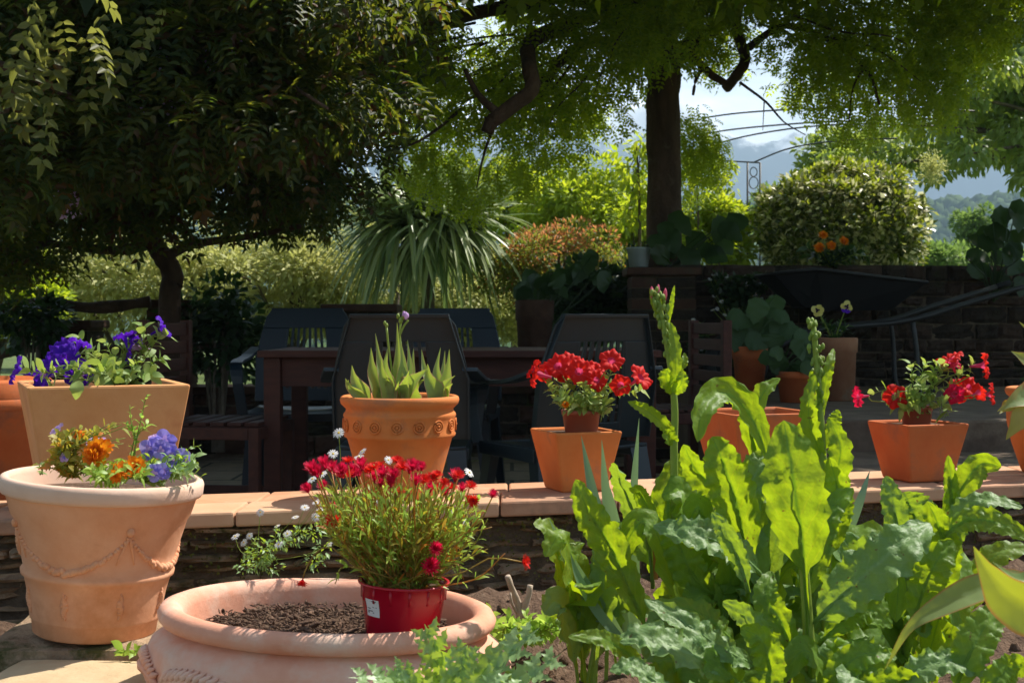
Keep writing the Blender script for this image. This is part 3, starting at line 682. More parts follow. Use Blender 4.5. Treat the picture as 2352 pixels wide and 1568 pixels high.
for i, (w_, zz) in enumerate(((5, .058), (3, .062), (6, .0555), (4, .071), (4, .068), (4, .065), (4, .0745))):
    a0 = ang0+R(3 if i < 3 else 14); a1 = a0+R(w_*2.2 if i < 3 else 8)
    mb.add([on_pot(a0, zz, .0009), on_pot(a1, zz, .0009), on_pot(a1, zz+.0015, .0009), on_pot(a0, zz+.0015, .0009)], [(0,1,2,3)])
mb.build('printed_lines', M['ink'], lab)

# urn at the right edge
ud = dcop(2400, .55); g = empty('urn', ((2402-1176)/FPX*ud, ud, CT), 'terracotta urn with rolled lip at the right edge of the coping', 'plant pot')
mb = MB(); mb.lathe([(.001,0),(.062,0),(.068,.01),(.095,.09),(.108,.15),(.110,.185),(.101,.205),(.095,.212),(.098,.222),(.110,.232),(.114,.243),(.110,.252),(.102,.254),(.095,.246),(.09,.22)], 48); mb.build('body', M['clay_orange'], g)
mb = MB(); mb.lathe([(.094,.235),(.001,.238)], 24); mb.build('potting_soil', M['soil'], g)
# dark reddish pot at the left edge on the patio
g = empty('round_pot', P(-30, 1180, 3.75)*np.array([1,1,0])+np.array([0,0,.0]), 'large dark terracotta pot in shade at the left edge behind the buff pot', 'plant pot')
mb = MB(); mb.lathe([(.001,0),(.12,0),(.125,.01),(.165,.60),(.178,.61),(.182,.70),(.172,.71),(.16,.66),(.001,.66)], 40); mb.build('body', M['clay_red'], g)
mb = MB(); mb.lathe([(.1825,.625),(.186,.63),(.186,.65),(.1825,.655)], 40); mb.build('band', M['clay_red'], g)

# ================================================================ PATIO: WALLS BEHIND, TABLE, CHAIRS
def stone_wall(name, label, a, b, th, z0, z1, cap=None, mat=None, course=(.06, .14), mats=('brick', 'shade_stone')):
    """dry stone wall from a to b (x, y): separate rough stones on a core"""
    a = np.array(a, float); b = np.array(b, float); L = np.linalg.norm(b-a); d = (b-a)/L; rz = math.atan2(d[1], d[0])
    g = empty(name, (a[0], a[1], z0), label, 'wall', rz)
    H = z1-z0; mb = MB(); mb.box(.01, L-.01, .05, th-.03, 0, H-.01); mb.build('mortar_core', M['mortar'], g, smooth=False)
    ms = (MB(), MB()); z = H-(.05 if cap else 0)
    while z > .02:
        h = min(rnd.uniform(*course), z); x = 0
        while x < L-.02:
            w = min(rnd.uniform(.12, .34), L-x); o = rnd.uniform(.0, .035)
            rock(ms[rnd.random() < .5], x, x+w-.012, lambda q, o=o: o, z-h+.01, z, dep=.12, tilt=rnd.uniform(-.008, .008)); x += w
        z -= h
    ms[0].build('stones', M[mats[0]], g, smooth=False); ms[1].build('mossy_shade_stones', M[mats[1]], g, smooth=False)
    if cap:
        x = -.03
        while x < L:
            w = min(rnd.uniform(.3, .45), L+.03-x); c = MB(); c.box(x, x+w-.006, -.03, th+.03, H-.05+rnd.uniform(0, .004), H+rnd.uniform(-.004, .004))
            c.build('cap_stone', M[cap], g, smooth=False, bevel=.008); x += w
    return g
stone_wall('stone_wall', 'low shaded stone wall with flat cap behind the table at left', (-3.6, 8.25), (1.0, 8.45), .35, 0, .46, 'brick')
stone_wall('stone_wall', 'high shade-darkened stone retaining wall behind the wheelbarrow and shaded pots', (1.0, 8.40), (4.6, 8.62), .35, 0, 1.24, None, mats=('shade_stone', 'shade_stone2'), course=(.05, .12))
def pillar(u0, u1, vt, y, z0, label, w=None):
    x0, x1 = P(u0, 740, y)[0], P(u1, 740, y)[0]; zt = P(u0, vt, y)[2]; W_ = x1-x0
    g = empty('brick_pillar', ((x0+x1)/2, y+.17, z0), label, 'pillar'); mb1, mb2 = MB(), MB(); z = 0
    H = zt-z0-.05
    while z < H-.01:
        h = min(.068, H-z); off = rnd.random() < .5
        for s in range(2):
            a = -W_/2 + s*W_*(.62 if off else .38); b = -W_/2+W_*(.62 if off else .38) if s == 0 else W_/2
            (mb1 if rnd.random() < .5 else mb2).box(a+.003, b-.003, -.17+rnd.uniform(0, .008), .17, z+.004, z+h-.004)
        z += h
    mb1.build('bricks', M['brick'], g, smooth=False); mb2.build('dark_bricks', M['shade_stone'], g, smooth=False)
    mb = MB(); mb.box(-W_/2+.008, W_/2-.008, -.155, .16, 0, H); mb.build('mortar_core', M['mortar'], g, smooth=False)
    mb = MB(); mb.box(-W_/2-.03, W_/2+.03, -.2, .2, H, H+.05); mb.build('cap_stone', M['brick'], g, smooth=False, bevel=.01)
pillar(84, 200, 735, 8.1, 0, 'squat brick pillar in deep shade behind the purple petunias')
pillar(335, 425, 688, 8.1, 0, 'narrow brick pillar beside the thick wisteria stem')
pillar(748, 902, 698, 8.35, .3, 'broad brick pillar cap below the spiky plant, behind the chairs')
pillar(1450, 1600, 614, 8.3, 0, 'brick pier at the left end of the high wall under the tree trunk')

# rails of the low fence at left
def rail(u0, v0, u1, v1, D, r, label):
    a, b = P(u0, v0, D), P(u1, v1, D); pts = catmull([a, a*.66+b*.34+np.array([0, .03, .03]), a*.33+b*.67+np.array([0, -.02, -.02]), b], 12)
    g = MB(); c = pts[0]; g.tube([p-c for p in pts], [r*(1+.15*sin(i*1.7)) for i in range(12)], 10, jit=.08)
    o = g.build('wooden_rail', M['bark'], None, loc=c); tag(o, label, 'rail', 'rails of the rustic fence'); return o
rail(-40, 712, 345, 693, 8.0, .035, 'upper rustic rail running from the left edge to the narrow brick pillar')
rail(-40, 820, 350, 790, 8.05, .028, 'middle rustic rail behind the purple petunias')
rail(412, 800, 800, 815, 8.05, .022, 'thin rustic rail behind the wooden table leg')

# table
def wood_table(x0, x1, y0, y1, zt):
    g = empty('wooden_table', ((x0+x1)/2, (y0+y1)/2, 0), 'long dark red-brown wooden garden table in the shade of the tree', 'table')
    hx, hy = (x1-x0)/2, (y1-y0)/2; n = 6; 
    for i in range(n):
        a = -hy+2*hy*i/n; mb = MB(); mb.box(-hx, hx, a+.003, a+2*hy/n-.003, zt-.028, zt+rnd.uniform(-.001, .001)); mb.build('tabletop_plank', M['wood'], g, smooth=False, bevel=.003)
    for s in (-1, 1):
        mb = MB(); mb.box(-hx+.09, hx-.09, s*(hy-.075)-.014, s*(hy-.075)+.014, zt-.15, zt-.029); mb.build('apron', M['wood'], g, smooth=False, bevel=.002)
        mb = MB(); mb.box(s*(hx-.055)-.014, s*(hx-.055)+.014, -hy+.1, hy-.1, zt-.14, zt-.029); mb.build('apron', M['wood'], g, smooth=False, bevel=.002)
        for t in (-1, 1):
            mb = MB(); cx, cy = s*(hx-.055), t*(hy-.07); mb.box(cx-.035, cx+.035, cy-.035, cy+.035, 0, zt-.029); mb.build('leg', M['wood'], g, smooth=False, bevel=.004)
    return g
wood_table(-1.055, .62, 5.40, 6.22, .752)

def arc_panel(mb, outline, y_of, thick=.012):
    """flat panel given by an outline in x, z that follows the curve y_of(x, z)"""
    n = len(outline); f = [(x, y_of(x, z)-thick/2, z) for x, z in outline]; b = [(x, y_of(x, z)+thick/2, z) for x, z in outline]
    mb.add(f+b, [tuple(range(n)), tuple(range(2*n-1, n-1, -1))]+[(i, n+i, n+(i+1) % n, (i+1) % n) for i in range(n)])
def grid_panel(mb, xs, zs, yf, th=.012, wid=None):
    n, m = len(xs), len(zs); vs = []
    for sgn in (-1, 1):
        for z in zs:
            for x in xs:
                xx = x*(wid(z) if wid else 1); vs.append((xx, yf(xx, z)+sgn*th/2, z))
    fs = []
    k = n*m
    for j in range(m-1):
        for i in range(n-1): fs += [(j*n+i, j*n+i+1, (j+1)*n+i+1, (j+1)*n+i), (k+j*n+i, k+(j+1)*n+i, k+(j+1)*n+i+1, k+j*n+i+1)]
    for i in range(n-1): fs += [(i, k+i, k+i+1, i+1), ((m-1)*n+i, (m-1)*n+i+1, k+(m-1)*n+i+1, k+(m-1)*n+i)]
    for j in range(m-1): fs += [(j*n, (j+1)*n, k+(j+1)*n, k+j*n), (j*n+n-1, k+j*n+n-1, k+(j+1)*n+n-1, (j+1)*n+n-1)]
    mb.add(vs, fs)
def plastic_chair(x, y, rz, label, mat, s=1.0):
    """moulded armchair; faces -y, back at +y"""
    g = empty('garden_chair', (x, y, 0), label, 'chair', rz, 'moulded plastic chairs round the table')
    yb = lambda X, Z: .20+.20*(Z-.42)+.0-.16*(X*X)*4*.35
    wd = lambda Z: (.5 if Z < .66 else .5-.12*((Z-.66)/.24)**1.1)*(1 if Z < .885 else .93)
    # backrest: frame with slot openings between slats
    br = MB(); L = np.linspace
    grid_panel(br, L(-.5, .5, 13), [.80, .83, .86, .885, .9], yb, .014, wd)
    grid_panel(br, L(-.5, -.22, 5), [.44, .55, .66, .73, .80], yb, .014, wd); grid_panel(br, L(.22, .5, 5), [.44, .55, .66, .73, .80], yb, .014, wd)
    grid_panel(br, L(-.22, .22, 7), [.44, .47, .50], yb, .014, wd); grid_panel(br, L(-.22, .22, 7), [.63, .645, .66], yb, .014, wd)
    grid_panel(br, [-.5, -.485], [.44, .66, .885], lambda X, Z: yb(X, Z)+.014, .028, wd); grid_panel(br, [.485, .5], [.44, .66, .885], lambda X, Z: yb(X, Z)+.014, .028, wd)
    grid_panel(br, L(-.5, .5, 13), [.885, .9], lambda X, Z: yb(X, Z)+.012, .03, wd)
    br.build('backrest', mat, g, smooth=False, bevel=.004)
    for q in range(8):
        xc = -.22+.44*(q+.0)/7; sl = MB(); grid_panel(sl, [xc-.014, xc+.014], [.50, .56, .63], yb, .010, wd); grid_panel(sl, [xc-.014, xc+.014], [.66, .73, .80], yb, .010, wd)
        sl.build('back_slat', mat, g, smooth=False)
    st = MB(); 
    vs = []; fs = []
    for j in range(9):
        for i in range(9):
            X = -.235+.47*i/8; Y = -.25+.47*j/8; vs.append((X*(1+.04*(1-j/8)), Y, .425-.025*cos(X*5)*(1 if 0 < j < 8 else .6)-(.02 if j == 0 else 0)))
    k = len(vs); vs += [(a, b, c-.014) for a, b, c in vs]
    for j in range(8):
        for i in range(8): fs += [(j*9+i, j*9+i+1, (j+1)*9+i+1, (j+1)*9+i), (k+j*9+i, k+(j+1)*9+i, k+(j+1)*9+i+1, k+j*9+i+1)]
    for i in range(8): fs += [(i, k+i, k+i+1, i+1), (72+i, 73+i, k+73+i, k+72+i), (i*9, (i+1)*9, k+(i+1)*9, k+i*9), (i*9+8, k+i*9+8, k+(i+1)*9+8, (i+1)*9+8)]
    st.add(vs, fs); st.box(-.23, .23, -.25, -.238, .37, .405); st.box(-.245, -.233, -.24, .2, .36, .41); st.box(.233, .245, -.24, .2, .36, .41)
    st.build('seat', mat, g, smooth=False, bevel=.004)
    for sx in (-1, 1):
        # armrest sweeps from the back forward and down into the front leg
        ar = MB(); path = catmull([(sx*.25, .26, .70), (sx*.285, .10, .655), (sx*.29, -.10, .645), (sx*.285, -.22, .63), (sx*.275, -.255, .57), (sx*.26, -.25, .46), (sx*.25, -.245, .40)], 18)
        vs = []; 
        for i, p_ in enumerate(path):
            T = nrm(path[min(i+1, 17)]-path[max(i-1, 0)]); sdv = np.array([1., 0, 0]); nn = nrm(np.cross(T, sdv)); wv = .028 if i < 12 else .024
            for a_, b_ in ((-1, -1), (1, -1), (1, 1), (-1, 1)): vs.append(p_+sdv*wv*a_+nn*.008*b_)
        fs = [(i*4+k, i*4+(k+1) % 4, (i+1)*4+(k+1) % 4, (i+1)*4+k) for i in range(17) for k in range(4)]+[(3,2,1,0),(68,69,70,71)]
        ar.add(vs, fs); ar.build('armrest', mat, g, smooth=False, bevel=.003)
        for ty in (-1, 1):
            lg = MB(); top = np.array([sx*.235, ty*.215, .41]); bot = np.array([sx*.262, ty*.262+(.03 if ty > 0 else 0), 0.0]); t1, t2 = .045, .026
            o1 = np.array([-sx, 0, 0]); o2 = np.array([0, -ty, 0])
            def sec(c, w): return [c, c+o1*w, c+o1*w+o2*.01, c+o1*.01+o2*.01, c+o1*.01+o2*w, c+o2*w]
            vs = sec(top, .075)+sec(bot, .042); lg.add(vs, [(i, (i+1) % 6, 6+(i+1) % 6, 6+i) for i in range(6)]+[tuple(range(5, -1, -1)), tuple(range(6, 12))])
            lg.build('leg', mat, g, smooth=False)
    g.scale = (s, s, s)
    return g
plastic_chair((935-1176)/FPX*5.02, 4.98, R(180), 'dark grey-green plastic armchair seen from behind, directly behind the banded pot', M['plastic'], 1.0)
plastic_chair((1292-1176)/FPX*5.15+.0, 5.0, R(180+28), 'dark grey-green plastic armchair turned sideways behind the middle square pot of scarlet petunias', M['plastic'], 1.0)
plastic_chair((698-1176)/FPX*6.65, 6.60, R(4), 'dark blue plastic armchair facing us at the left end behind the table', M['plastic_blue'], 1.05)
plastic_chair((1025-1176)/FPX*6.75, 6.70, R(-6), 'dark blue plastic armchair mostly hidden behind the chair nearest the banded pot', M['plastic_blue'], 1.05)

def wood_chair(x, y, rz, label, arm=True):
    g = empty('wooden_chair', (x, y, 0), label, 'chair', rz)
    def bx(n, *a): mb = MB(); mb.box(*a); return mb.build(n, M['wood'], g, smooth=False, bevel=.004)
    for sx in (-1, 1):
        bx('leg', sx*.25-.022, sx*.25+.022, -.25, -.206, 0, .44); bx('leg', sx*.25-.022, sx*.25+.022, .22, .264, 0, .88)
        bx('stretcher', sx*.25-.012, sx*.25+.012, -.206, .22, .10, .14)
        bx('seat_rail', sx*.25-.0215, sx*.25+.0215, -.206, .22, .39, .44)
    bx('seat_rail', -.228, .228, -.25, -.21, .39, .44)
    for q in range(6): bx('seat_slat', -.228, .228, -.235+.073*q, -.235+.073*q+.058, .442, .458)
    for q in range(5): bx('back_slat', -.228, .228, .232, .250, .50+.078*q, .555+.078*q)
    return g
wood_chair((500-1176)/FPX*5.55, 5.6, R(90)-R(6), 'dark red-brown wooden slatted chair at the left end of the table')
wood_chair((1515-1176)/FPX*6.5, 6.4, R(-80), 'dark wooden slatted chair in shade between the plastic chair and the tall flower stalk')

# shaded pots at the right
def clay_pot(u, vt, vb, D, hw, label, mat=M['clay_old'], taper=.72, lip=True, zb=None, name='clay_pot'):
    c = P(u, vb, D); r = hw/FPX*D; h = (vb-vt)/FPX*D
    if zb is not None: h += c[2]-zb; c[2] = zb
    g = empty(name, c, label, 'plant pot')
    pr = [(.001,0),(r*taper,0),(r*.94,h*.76)]+([(r*1.0,h*.77),(r*1.02,h*.98),(r*.98,h),(r*.9,h),(r*.86,h*.88)] if lip else [(r,h*.97),(r*.98,h),(r*.9,h),(r*.88,h*.88)])
    mb = MB(); mb.lathe(pr, 36); mb.build('body', mat, g)
    mb = MB(); mb.lathe([(r*.87,h*.9),(.001,h*.91)], 20); mb.build('potting_soil', M['soil'], g); return g
clay_pot(1722, 795, 905, 6.9, 40, 'shaded clay pot of broad green leaves, leftmost on the raised step', M['clay_red'], zb=.462)
clay_pot(1833, 852, 925, 6.7, 50, 'low wide shaded clay pot of green leaves in front of the tall pansy pot', M['clay_red'], .8, zb=.462)
clay_pot(1922, 775, 925, 6.85, 46, 'tall pale weathered clay pot with two pansies on the raised step', M['clay_old'], .86, zb=.462, name='tall_clay_pot')
clay_pot(1228, 689, 760, 8.2, 44, 'wide clay pot on the low wall behind the sideways plastic chair', M['brick'], .75, zb=.462)
# grey pail on the wall
c = P(1467, 614, 8.5); g = empty('grey_pot', c, 'pale blue-grey round pot on the wall left of the tree trunk', 'plant pot')
mb = MB(); r = 29/FPX*8.5; mb.lathe([(.001,.002),(r*.74,.002),(r*.93,.115),(r,.118),(r,.128),(r*.9,.126),(r*.88,.11),(.001,.11)], 32); mb.build('body', M['galv'], g)

# wheelbarrow
wb = empty('wheelbarrow', P(1925, 760, 7.9)*np.array([1, 1, 0]), 'dark wheelbarrow with deep tray and grey tube handles standing in shade against the high wall', 'wheelbarrow')
bx0 = (1925-1176)/FPX*7.9
mb = MB(); X = lambda u: (u-1176)/FPX*7.9-bx0; Z = lambda v: CAMZ+(740-v)/FPX*7.9
top = [(X(1755), -.27, Z(632)), (X(1850), -.29, Z(623)), (X(2095), -.29, Z(652)), (X(2110), 0, Z(650)), (X(2095), .29, Z(652)), (X(1850), .29, Z(623)), (X(1755), .27, Z(632)), (X(1735), 0, Z(634))]
bot = [(X(1830), -.15, Z(705)), (X(1880), -.17, Z(716)), (X(2030), -.17, Z(712)), (X(2045), 0, Z(712)), (X(2030), .17, Z(712)), (X(1880), .17, Z(716)), (X(1830), .15, Z(705)), (X(1820), 0, Z(705))]
k = 8; inn = [(a*.97, b*.95, c-.006) for a, b, c in top]; inb = [(a*.97, b*.95, c+.015) for a, b, c in bot]
mb.add(bot+top+inn+inb, [(i, (i+1) % k, k+(i+1) % k, k+i) for i in range(k)]+[(k+i, k+(i+1) % k, 2*k+(i+1) % k, 2*k+i) for i in range(k)]+[(2*k+i, 2*k+(i+1) % k, 3*k+(i+1) % k, 3*k+i) for i in range(k)]+[tuple(range(k))[::-1], tuple(range(3*k, 4*k))])
mb.build('tray', M['barrow'], wb, smooth=False, bevel=.006)
mb = MB(); tp_ = top+[top[0]]; mb.tube([np.array(q) for q in tp_], .011, 8); mb.build('rolled_edge', M['barrow'], wb)
for s in (-1, 1):
    hd = MB(); hd.tube(catmull([(X(1700), s*.06, .60), (X(1850), s*.14, Z(762)), (X(2050), s*.22, Z(738)), (X(2180), s*.26, Z(700)), (X(2330), s*.29, Z(655))], 16), .016, 10); hd.build('handle', M['metal'], wb)
    lg = MB(); lg.tube(catmull([(X(2070), s*.22, Z(738)), (X(2078), s*.23, Z(800)), (X(2085), s*.23, .478), (X(2120), s*.23, .478)], 14), .015, 10); lg.build('leg', M['metal'], wb)
    gr = MB(); gr.tube([(X(2330), s*.29, Z(655)), (X(2362), s*.295, Z(646))], .019, 10); gr.build('grip', M['rubber'], wb)
wh = MB(); R0, r0 = .16, .04; cx, cz = X(1690), .62
vs = [(cx+(R0+r0*cos(b))*cos(a), r0*sin(b), cz+(R0+r0*cos(b))*sin(a)) for a in np.linspace(0, 2*pi, 25)[:-1] for b in np.linspace(0, 2*pi, 11)[:-1]]
wh.add(vs, [(i*10+j, ((i+1) % 24)*10+j, ((i+1) % 24)*10+(j+1) % 10, i*10+(j+1) % 10) for i in range(24) for j in range(10)])
w_ = wh.build('wheel', M['rubber'], wb); mb = MB(); mb.tube([(cx, -.06, cz), (cx, .06, cz)], .05, 12); mb.tube([(cx, -.012, cz), (cx, .012, cz)], .125, 20); mb.build('rim', M['metal'], w_)

# metal garden arch beyond the wall
ar = wroot('garden_arch', P(1735, 700, 13), 'thin rusty wire garden arch with two posts and scroll beside the round clipped bush', 'arch')
zt = P(1717, 374, 13)[2]
for u in (1717, 1746):
    mb = MB(); a = P(u, 374, 13); b = a.copy(); b[2] = .9; mb.tube([b, a], .010, 8); mb.build('post', M['metal'], ar)
for u, v, r_ in ((1731, 395, .035), (1731, 420, .045)):
    c = P(u, v, 13); mb = MB(); mb.tube([c+np.array([r_*cos(t), 0, r_*1.3*sin(t)]) for t in np.linspace(0, 2*pi, 20)], .005, 6); mb.build('scroll', M['metal'], ar)
c0 = P(1731, 450, 13); mb = MB(); mb.tube(catmull([P(1719, 440, 13), P(1742, 470, 13), P(1720, 500, 13), P(1742, 530, 13)], 20), .005, 6); mb.build('scroll', M['metal'], ar)
for pl in ([(1731,373,13),(1800,345,12.6),(1870,330,12.2),(1950,322,11.8),(2060,318,11.4)], [(1560,365,13.4),(1620,340,13),(1700,316,12.6),(1800,298,12.2),(1900,288,11.8),(2000,285,11.4),(2150,290,11)],
           [(1590,312,13),(1680,298,12.6),(1780,288,12.2),(1900,280,11.7),(2050,276,11.2),(2170,272,11)], [(1610,272,12.6),(1680,262,12.2),(1760,255,11.8),(1850,250,11.4),(1960,247,11.2),(2100,248,11),(2240,256,10.8)], [(1640,368,13.2),(1690,371,13.1),(1746,374,13)]):
    mb = MB(); mb.tube(catmull([P(*q) for q in pl], 24), .0075, 6); mb.build('hoop', M['metal'], ar)

# ================================================================ TREES AND SHRUBS
def foliage(name, tpl, cen, rad, n, s0, s1, mat, parent=None, droop=.4, out=.7, upv=1., shell=0., jit=.6, smooth=False):
    pos, d = clumps(cen, rad, n, shell)
    dr = d*out + rdir(n)*jit + np.array([0, 0, -droop]); ups = np.array([0, 0, upv])+rdir(n)*.7+d*.4
    return scatter(name, tpl, pos, dr, ups, rng.uniform(s0, s1, n), mat, parent, smooth)
def limb(mb, pts, r0, r1, n=9, m=14, jit=.06):
    c = catmull(pts, m); mb.tube(c, [r0+(r1-r0)*(i/(m-1))**.8 for i in range(m)], n, jit=jit)

# --- the big shade tree
TY = 9.05; T0 = P(1527, 640, TY); T0[2] = 1.0
tree = wroot('shade_tree', T0, 'big spreading feathery-leaved tree with dark trunk shading the table and patio', 'tree')
mb = MB(); Q = lambda u, v, d=0.: P(u, v, TY+d)
limb(mb, [T0+np.array([0, 0, -.2]), Q(1526, 560), Q(1526, 400), Q(1522, 250), Q(1525, 170), Q(1520, 90), Q(1500, 10)], .125, .11, 14, 26, .05)
limb(mb, [Q(1522, 130), Q(1470, 60, -.1), Q(1400, 20, -.3), Q(1300, -10, -.5), Q(1150, -60, -.8), Q(900, -100, -1.)], .085, .03)
limb(mb, [Q(1400, 20, -.3), Q(1300, 60, -.9), Q(1220, 95, -1.3), Q(1215, 150, -1.6), Q(1222, 205, -1.7), Q(1180, 240, -1.7), Q(1128, 280, -1.7)], .05, .042, 9, 20)
limb(mb, [Q(1240, 205, -.95), Q(1300, 130, -.6), Q(1380, 95, -.4), Q(1480, 130, 0)], .03, .04)
limb(mb, [Q(1150, 265, -1.7), Q(1100, 220, -1.7), Q(1068, 160, -1.7)], .028, .012)
limb(mb, [Q(1130, 275, -1.7), Q(1118, 305, -1.7)], .045, .035, 9, 5)
limb(mb, [Q(1060, 250, -1.2), Q(1000, 300, -1.5), Q(950, 330, -1.6), Q(880, 350, -1.7)], .012, .005)
limb(mb, [Q(1130, 300, -1.1), Q(1110, 360, -1.2), Q(1095, 430, -1.3)], .012, .004)
limb(mb, [Q(1300, -10, -.5), Q(1050, 40, -1.), Q(900, 110, -1.6), Q(780, 165, -1.75), Q(700, 205, -1.75), Q(590, 228, -1.8)], .05, .03, 9, 20)
limb(mb, [Q(1530, 150), Q(1600, 90, .2), Q(1680, 30, .2), Q(1720, -60, .3)], .07, .05)
limb(mb, [Q(1685, 0, .1), Q(1692, 70, .1), Q(1712, 135, .1), Q(1695, 170, .05), Q(1668, 204, .0)], .042, .036, 9, 14, .12)
limb(mb, [Q(1550, 115), Q(1590, 130, .0), Q(1625, 165, .0), Q(1670, 195, .0)], .032, .026, 8, 12, .12); limb(mb, [Q(1610, 160), Q(1598, 185, -.05), Q(1592, 218, -.1)], .016, .01, 8, 8, .12)
limb(mb, [Q(1700, 190), Q(1760, 235, -.2), Q(1800, 280, -.4), Q(1850, 310, -.5)], .012, .003, 6, 10)
limb(mb, [Q(1755, 235, -.2), Q(1752, 300, -.2)], .005, .002, 5, 6)
limb(mb, [Q(1720, 110, .1), Q(1800, 60, -.1), Q(1900, 90, -.4), Q(1990, 160, -.6), Q(2020, 240, -.8)], .03, .008, 7, 16)
limb(mb, [Q(1990, 150, -.6), Q(1960, 200, -.7), Q(1950, 280, -.8)], .01, .004, 6, 8)
for q in range(16):
    a = rnd.uniform(0, 2*pi); s = Q(1525, 60); e = s+np.array([3.2*cos(a), 1.6*sin(a)-.5, rnd.uniform(.3, 1.8)])
    limb(mb, [s, s*.6+e*.4+np.array([0, 0, .4]), e], .05, .012, 7, 10)
mb.build('trunk', M['bark'], tree)
def zb(x):      # underside of the crown
    us = [650, 760, 850, 950, 1050, 1150, 1250, 1330, 1420, 1470, 1530, 1590, 1650, 1720, 1850, 1950, 2050, 2110, 2180, 2300, 2400]
    vs_ = [340, 330, 355, 395, 435, 425, 395, 375, 345, 300, 180, 190, 190, 200, 245, 305, 325, 280, 190, 120, 60]
    u = 1176+x/TY*FPX; return CAMZ+(740-np.interp(u, us, vs_))/FPX*TY
cen, rad = [], []
while len(cen) < 380:
    x = rnd.uniform(-2.1, 3.75); y = rnd.uniform(7.4, 9.9); r = rnd.uniform(.10, .25)
    b = float(zb(x))+r*.75+rnd.uniform(-.05, .16)+.10*abs(y-9); z = b+abs(rnd.gauss(0, .55))
    if z < b: continue
    if abs(x-1.05) < .22 and y < 9.1 and z < 2.3: continue
    cen.append((x, y, z)); rad.append((r*1.25, r*1.1, r*.8))
tw = MB(); T1 = Q(1523, 60)
for c_ in cen[::4]:
    c_ = np.array(c_); a_ = c_+(T1-c_)*rnd.uniform(.2, .4)+np.array([0, 0, .10]); limb(tw, [a_, (a_+c_)/2+rdir(1)[0]*.06, c_, c_+(c_-a_)*.25-np.array([0, 0, .05])], .010, .002, 5, 8)
tw.build('twigs', M['bark'], tree)['kind'] = 'stuff'
foliage('crown', t_pinnate(4, .34, .085, .2), cen, rad, 21000, .08, .125, M['acacia'], tree, droop=.15, out=.8)
# the crown carries on above the frame and gives the patio its shade
cen, rad = [], []
for q in range(340):
    a = rnd.uniform(0, 2*pi); rr = math.sqrt(rnd.random()); x = 2.2+4.4*rr*cos(a); y = 7.9+1.9*rr*sin(a); z = max(3.05, CAMZ+.3+770/FPX*y)+rnd.random()**1.3*(2.2-1.5*rr)
    cen.append((x, y, z)); rad.append((.5, .45, .3))
foliage('crown_top', t_pinnate(5, .3, .075), cen, rad, 8600, .28, .42, M['acacia'], tree, droop=.2, out=.3)
# bright yellow-green sprays hanging at the crown's edges
cen = [Q(u, v, d) for u, v, d in ((2090,140,-.6),(2150,110,-.6),(2160,190,-.8),(2140,225,-.8),(2170,60,-.5),(2230,40,-.4),(2260,80,-.4),(2290,30,-.3),(1600,320,.4),(1625,350,.4),(1610,390,.4),(1590,290,.4),(1885,110,-.5),(1930,170,-.5),(1870,200,-.5),(1960,270,-.7),(1000,400,-.6),(1080,430,-.6),(940,350,-.8),(1200,390,-.5))]
foliage('bright_spray', t_pinnate(4, .32, .08), cen, [.2]*len(cen), 2600, .07, .11, M['chart'], tree, droop=.9, out=.4)

# --- wisteria canopy at left
wt = P(385, 690, 7.9); wt[2] = .0
wis = wroot('wisteria', wt, 'dark wisteria canopy with brown young leaves and a thick stem filling the upper left', 'climber')
mb = MB(); w = lambda u, v, D: P(u, v, D)
limb(mb, [wt+np.array([0, 0, .0]), w(390, 690, 7.9), w(400, 640, 7.9), w(375, 590, 7.85), w(355, 560, 7.8), w(330, 500, 7.6), w(300, 420, 7.3)], .075, .05, 12, 22, .1)
limb(mb, [w(375, 590, 7.85), w(450, 560, 7.6), w(560, 545, 7.3), w(690, 520, 7.1)], .035, .012)
limb(mb, [w(360, 560, 7.8), w(250, 575, 7.6), w(120, 560, 7.4), w(-60, 580, 7.2)], .035, .015)
limb(mb, [w(300, 420, 7.3), w(330, 240, 6.6), w(345, 90, 6.), w(360, -80, 5.5)], .04, .03)
limb(mb, [w(-80, 130, 4.6), w(60, 170, 4.7), w(170, 225, 4.8), w(260, 235, 5.), w(345, 200, 5.6)], .018, .012, 8, 14, .12)
limb(mb, [w(330, 240, 6.6), w(450, 230, 6.6), w(620, 225, 6.8)], .03, .02)
for q in range(18):
    a = w(330, 200, 6.5); e = w(rnd.uniform(-100, 800), rnd.uniform(-200, 300), rnd.uniform(4.6, 8.)); limb(mb, [a, (a+e)/2+np.array([0, 0, .2]), e], .022, .006, 6, 10)
mb.build('stem', M['bark'], wis)
cen, rad = [], []
def wv(u): return np.interp(u, [-100, 0, 100, 200, 330, 420, 480, 560, 640, 700, 760, 800, 840], [720, 700, 690, 640, 600, 560, 575, 590, 590, 560, 500, 440, 360])
while len(cen) < 300:
    u = rnd.uniform(-120, 800); D = rnd.uniform(4.7, 7.9); v = rnd.uniform(-80, 640); r = rnd.uniform(.12, .3)
    if D < 6.3 and v > 330+.25*(400-u): continue
    if v + r*FPX/D > wv(u)+10: continue
    if D < 5.6 and 110 < u < 190 and v < 190: continue
    cen.append(P(u, v, D)); rad.append((r*1.4, r*1.2, r*.42))
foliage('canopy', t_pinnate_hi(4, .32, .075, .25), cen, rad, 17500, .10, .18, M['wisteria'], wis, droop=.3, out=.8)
cen, rad = [], []
for q in range(300):
    x = rnd.uniform(-4.5, -.75); y = rnd.uniform(4.7, 8.3); z = rnd.uniform(2.5, 3.6)+.12*(y-5)
    if z < CAMZ+760/FPX*y: z = CAMZ+760/FPX*y+rnd.uniform(0, .8)
    cen.append((x, y, z)); rad.append((.45, .45, .25))
foliage('canopy_top', t_pinnate(5, .30, .09), cen, rad, 8000, .3, .42, M['wisteria'], wis, droop=.3, out=.3)
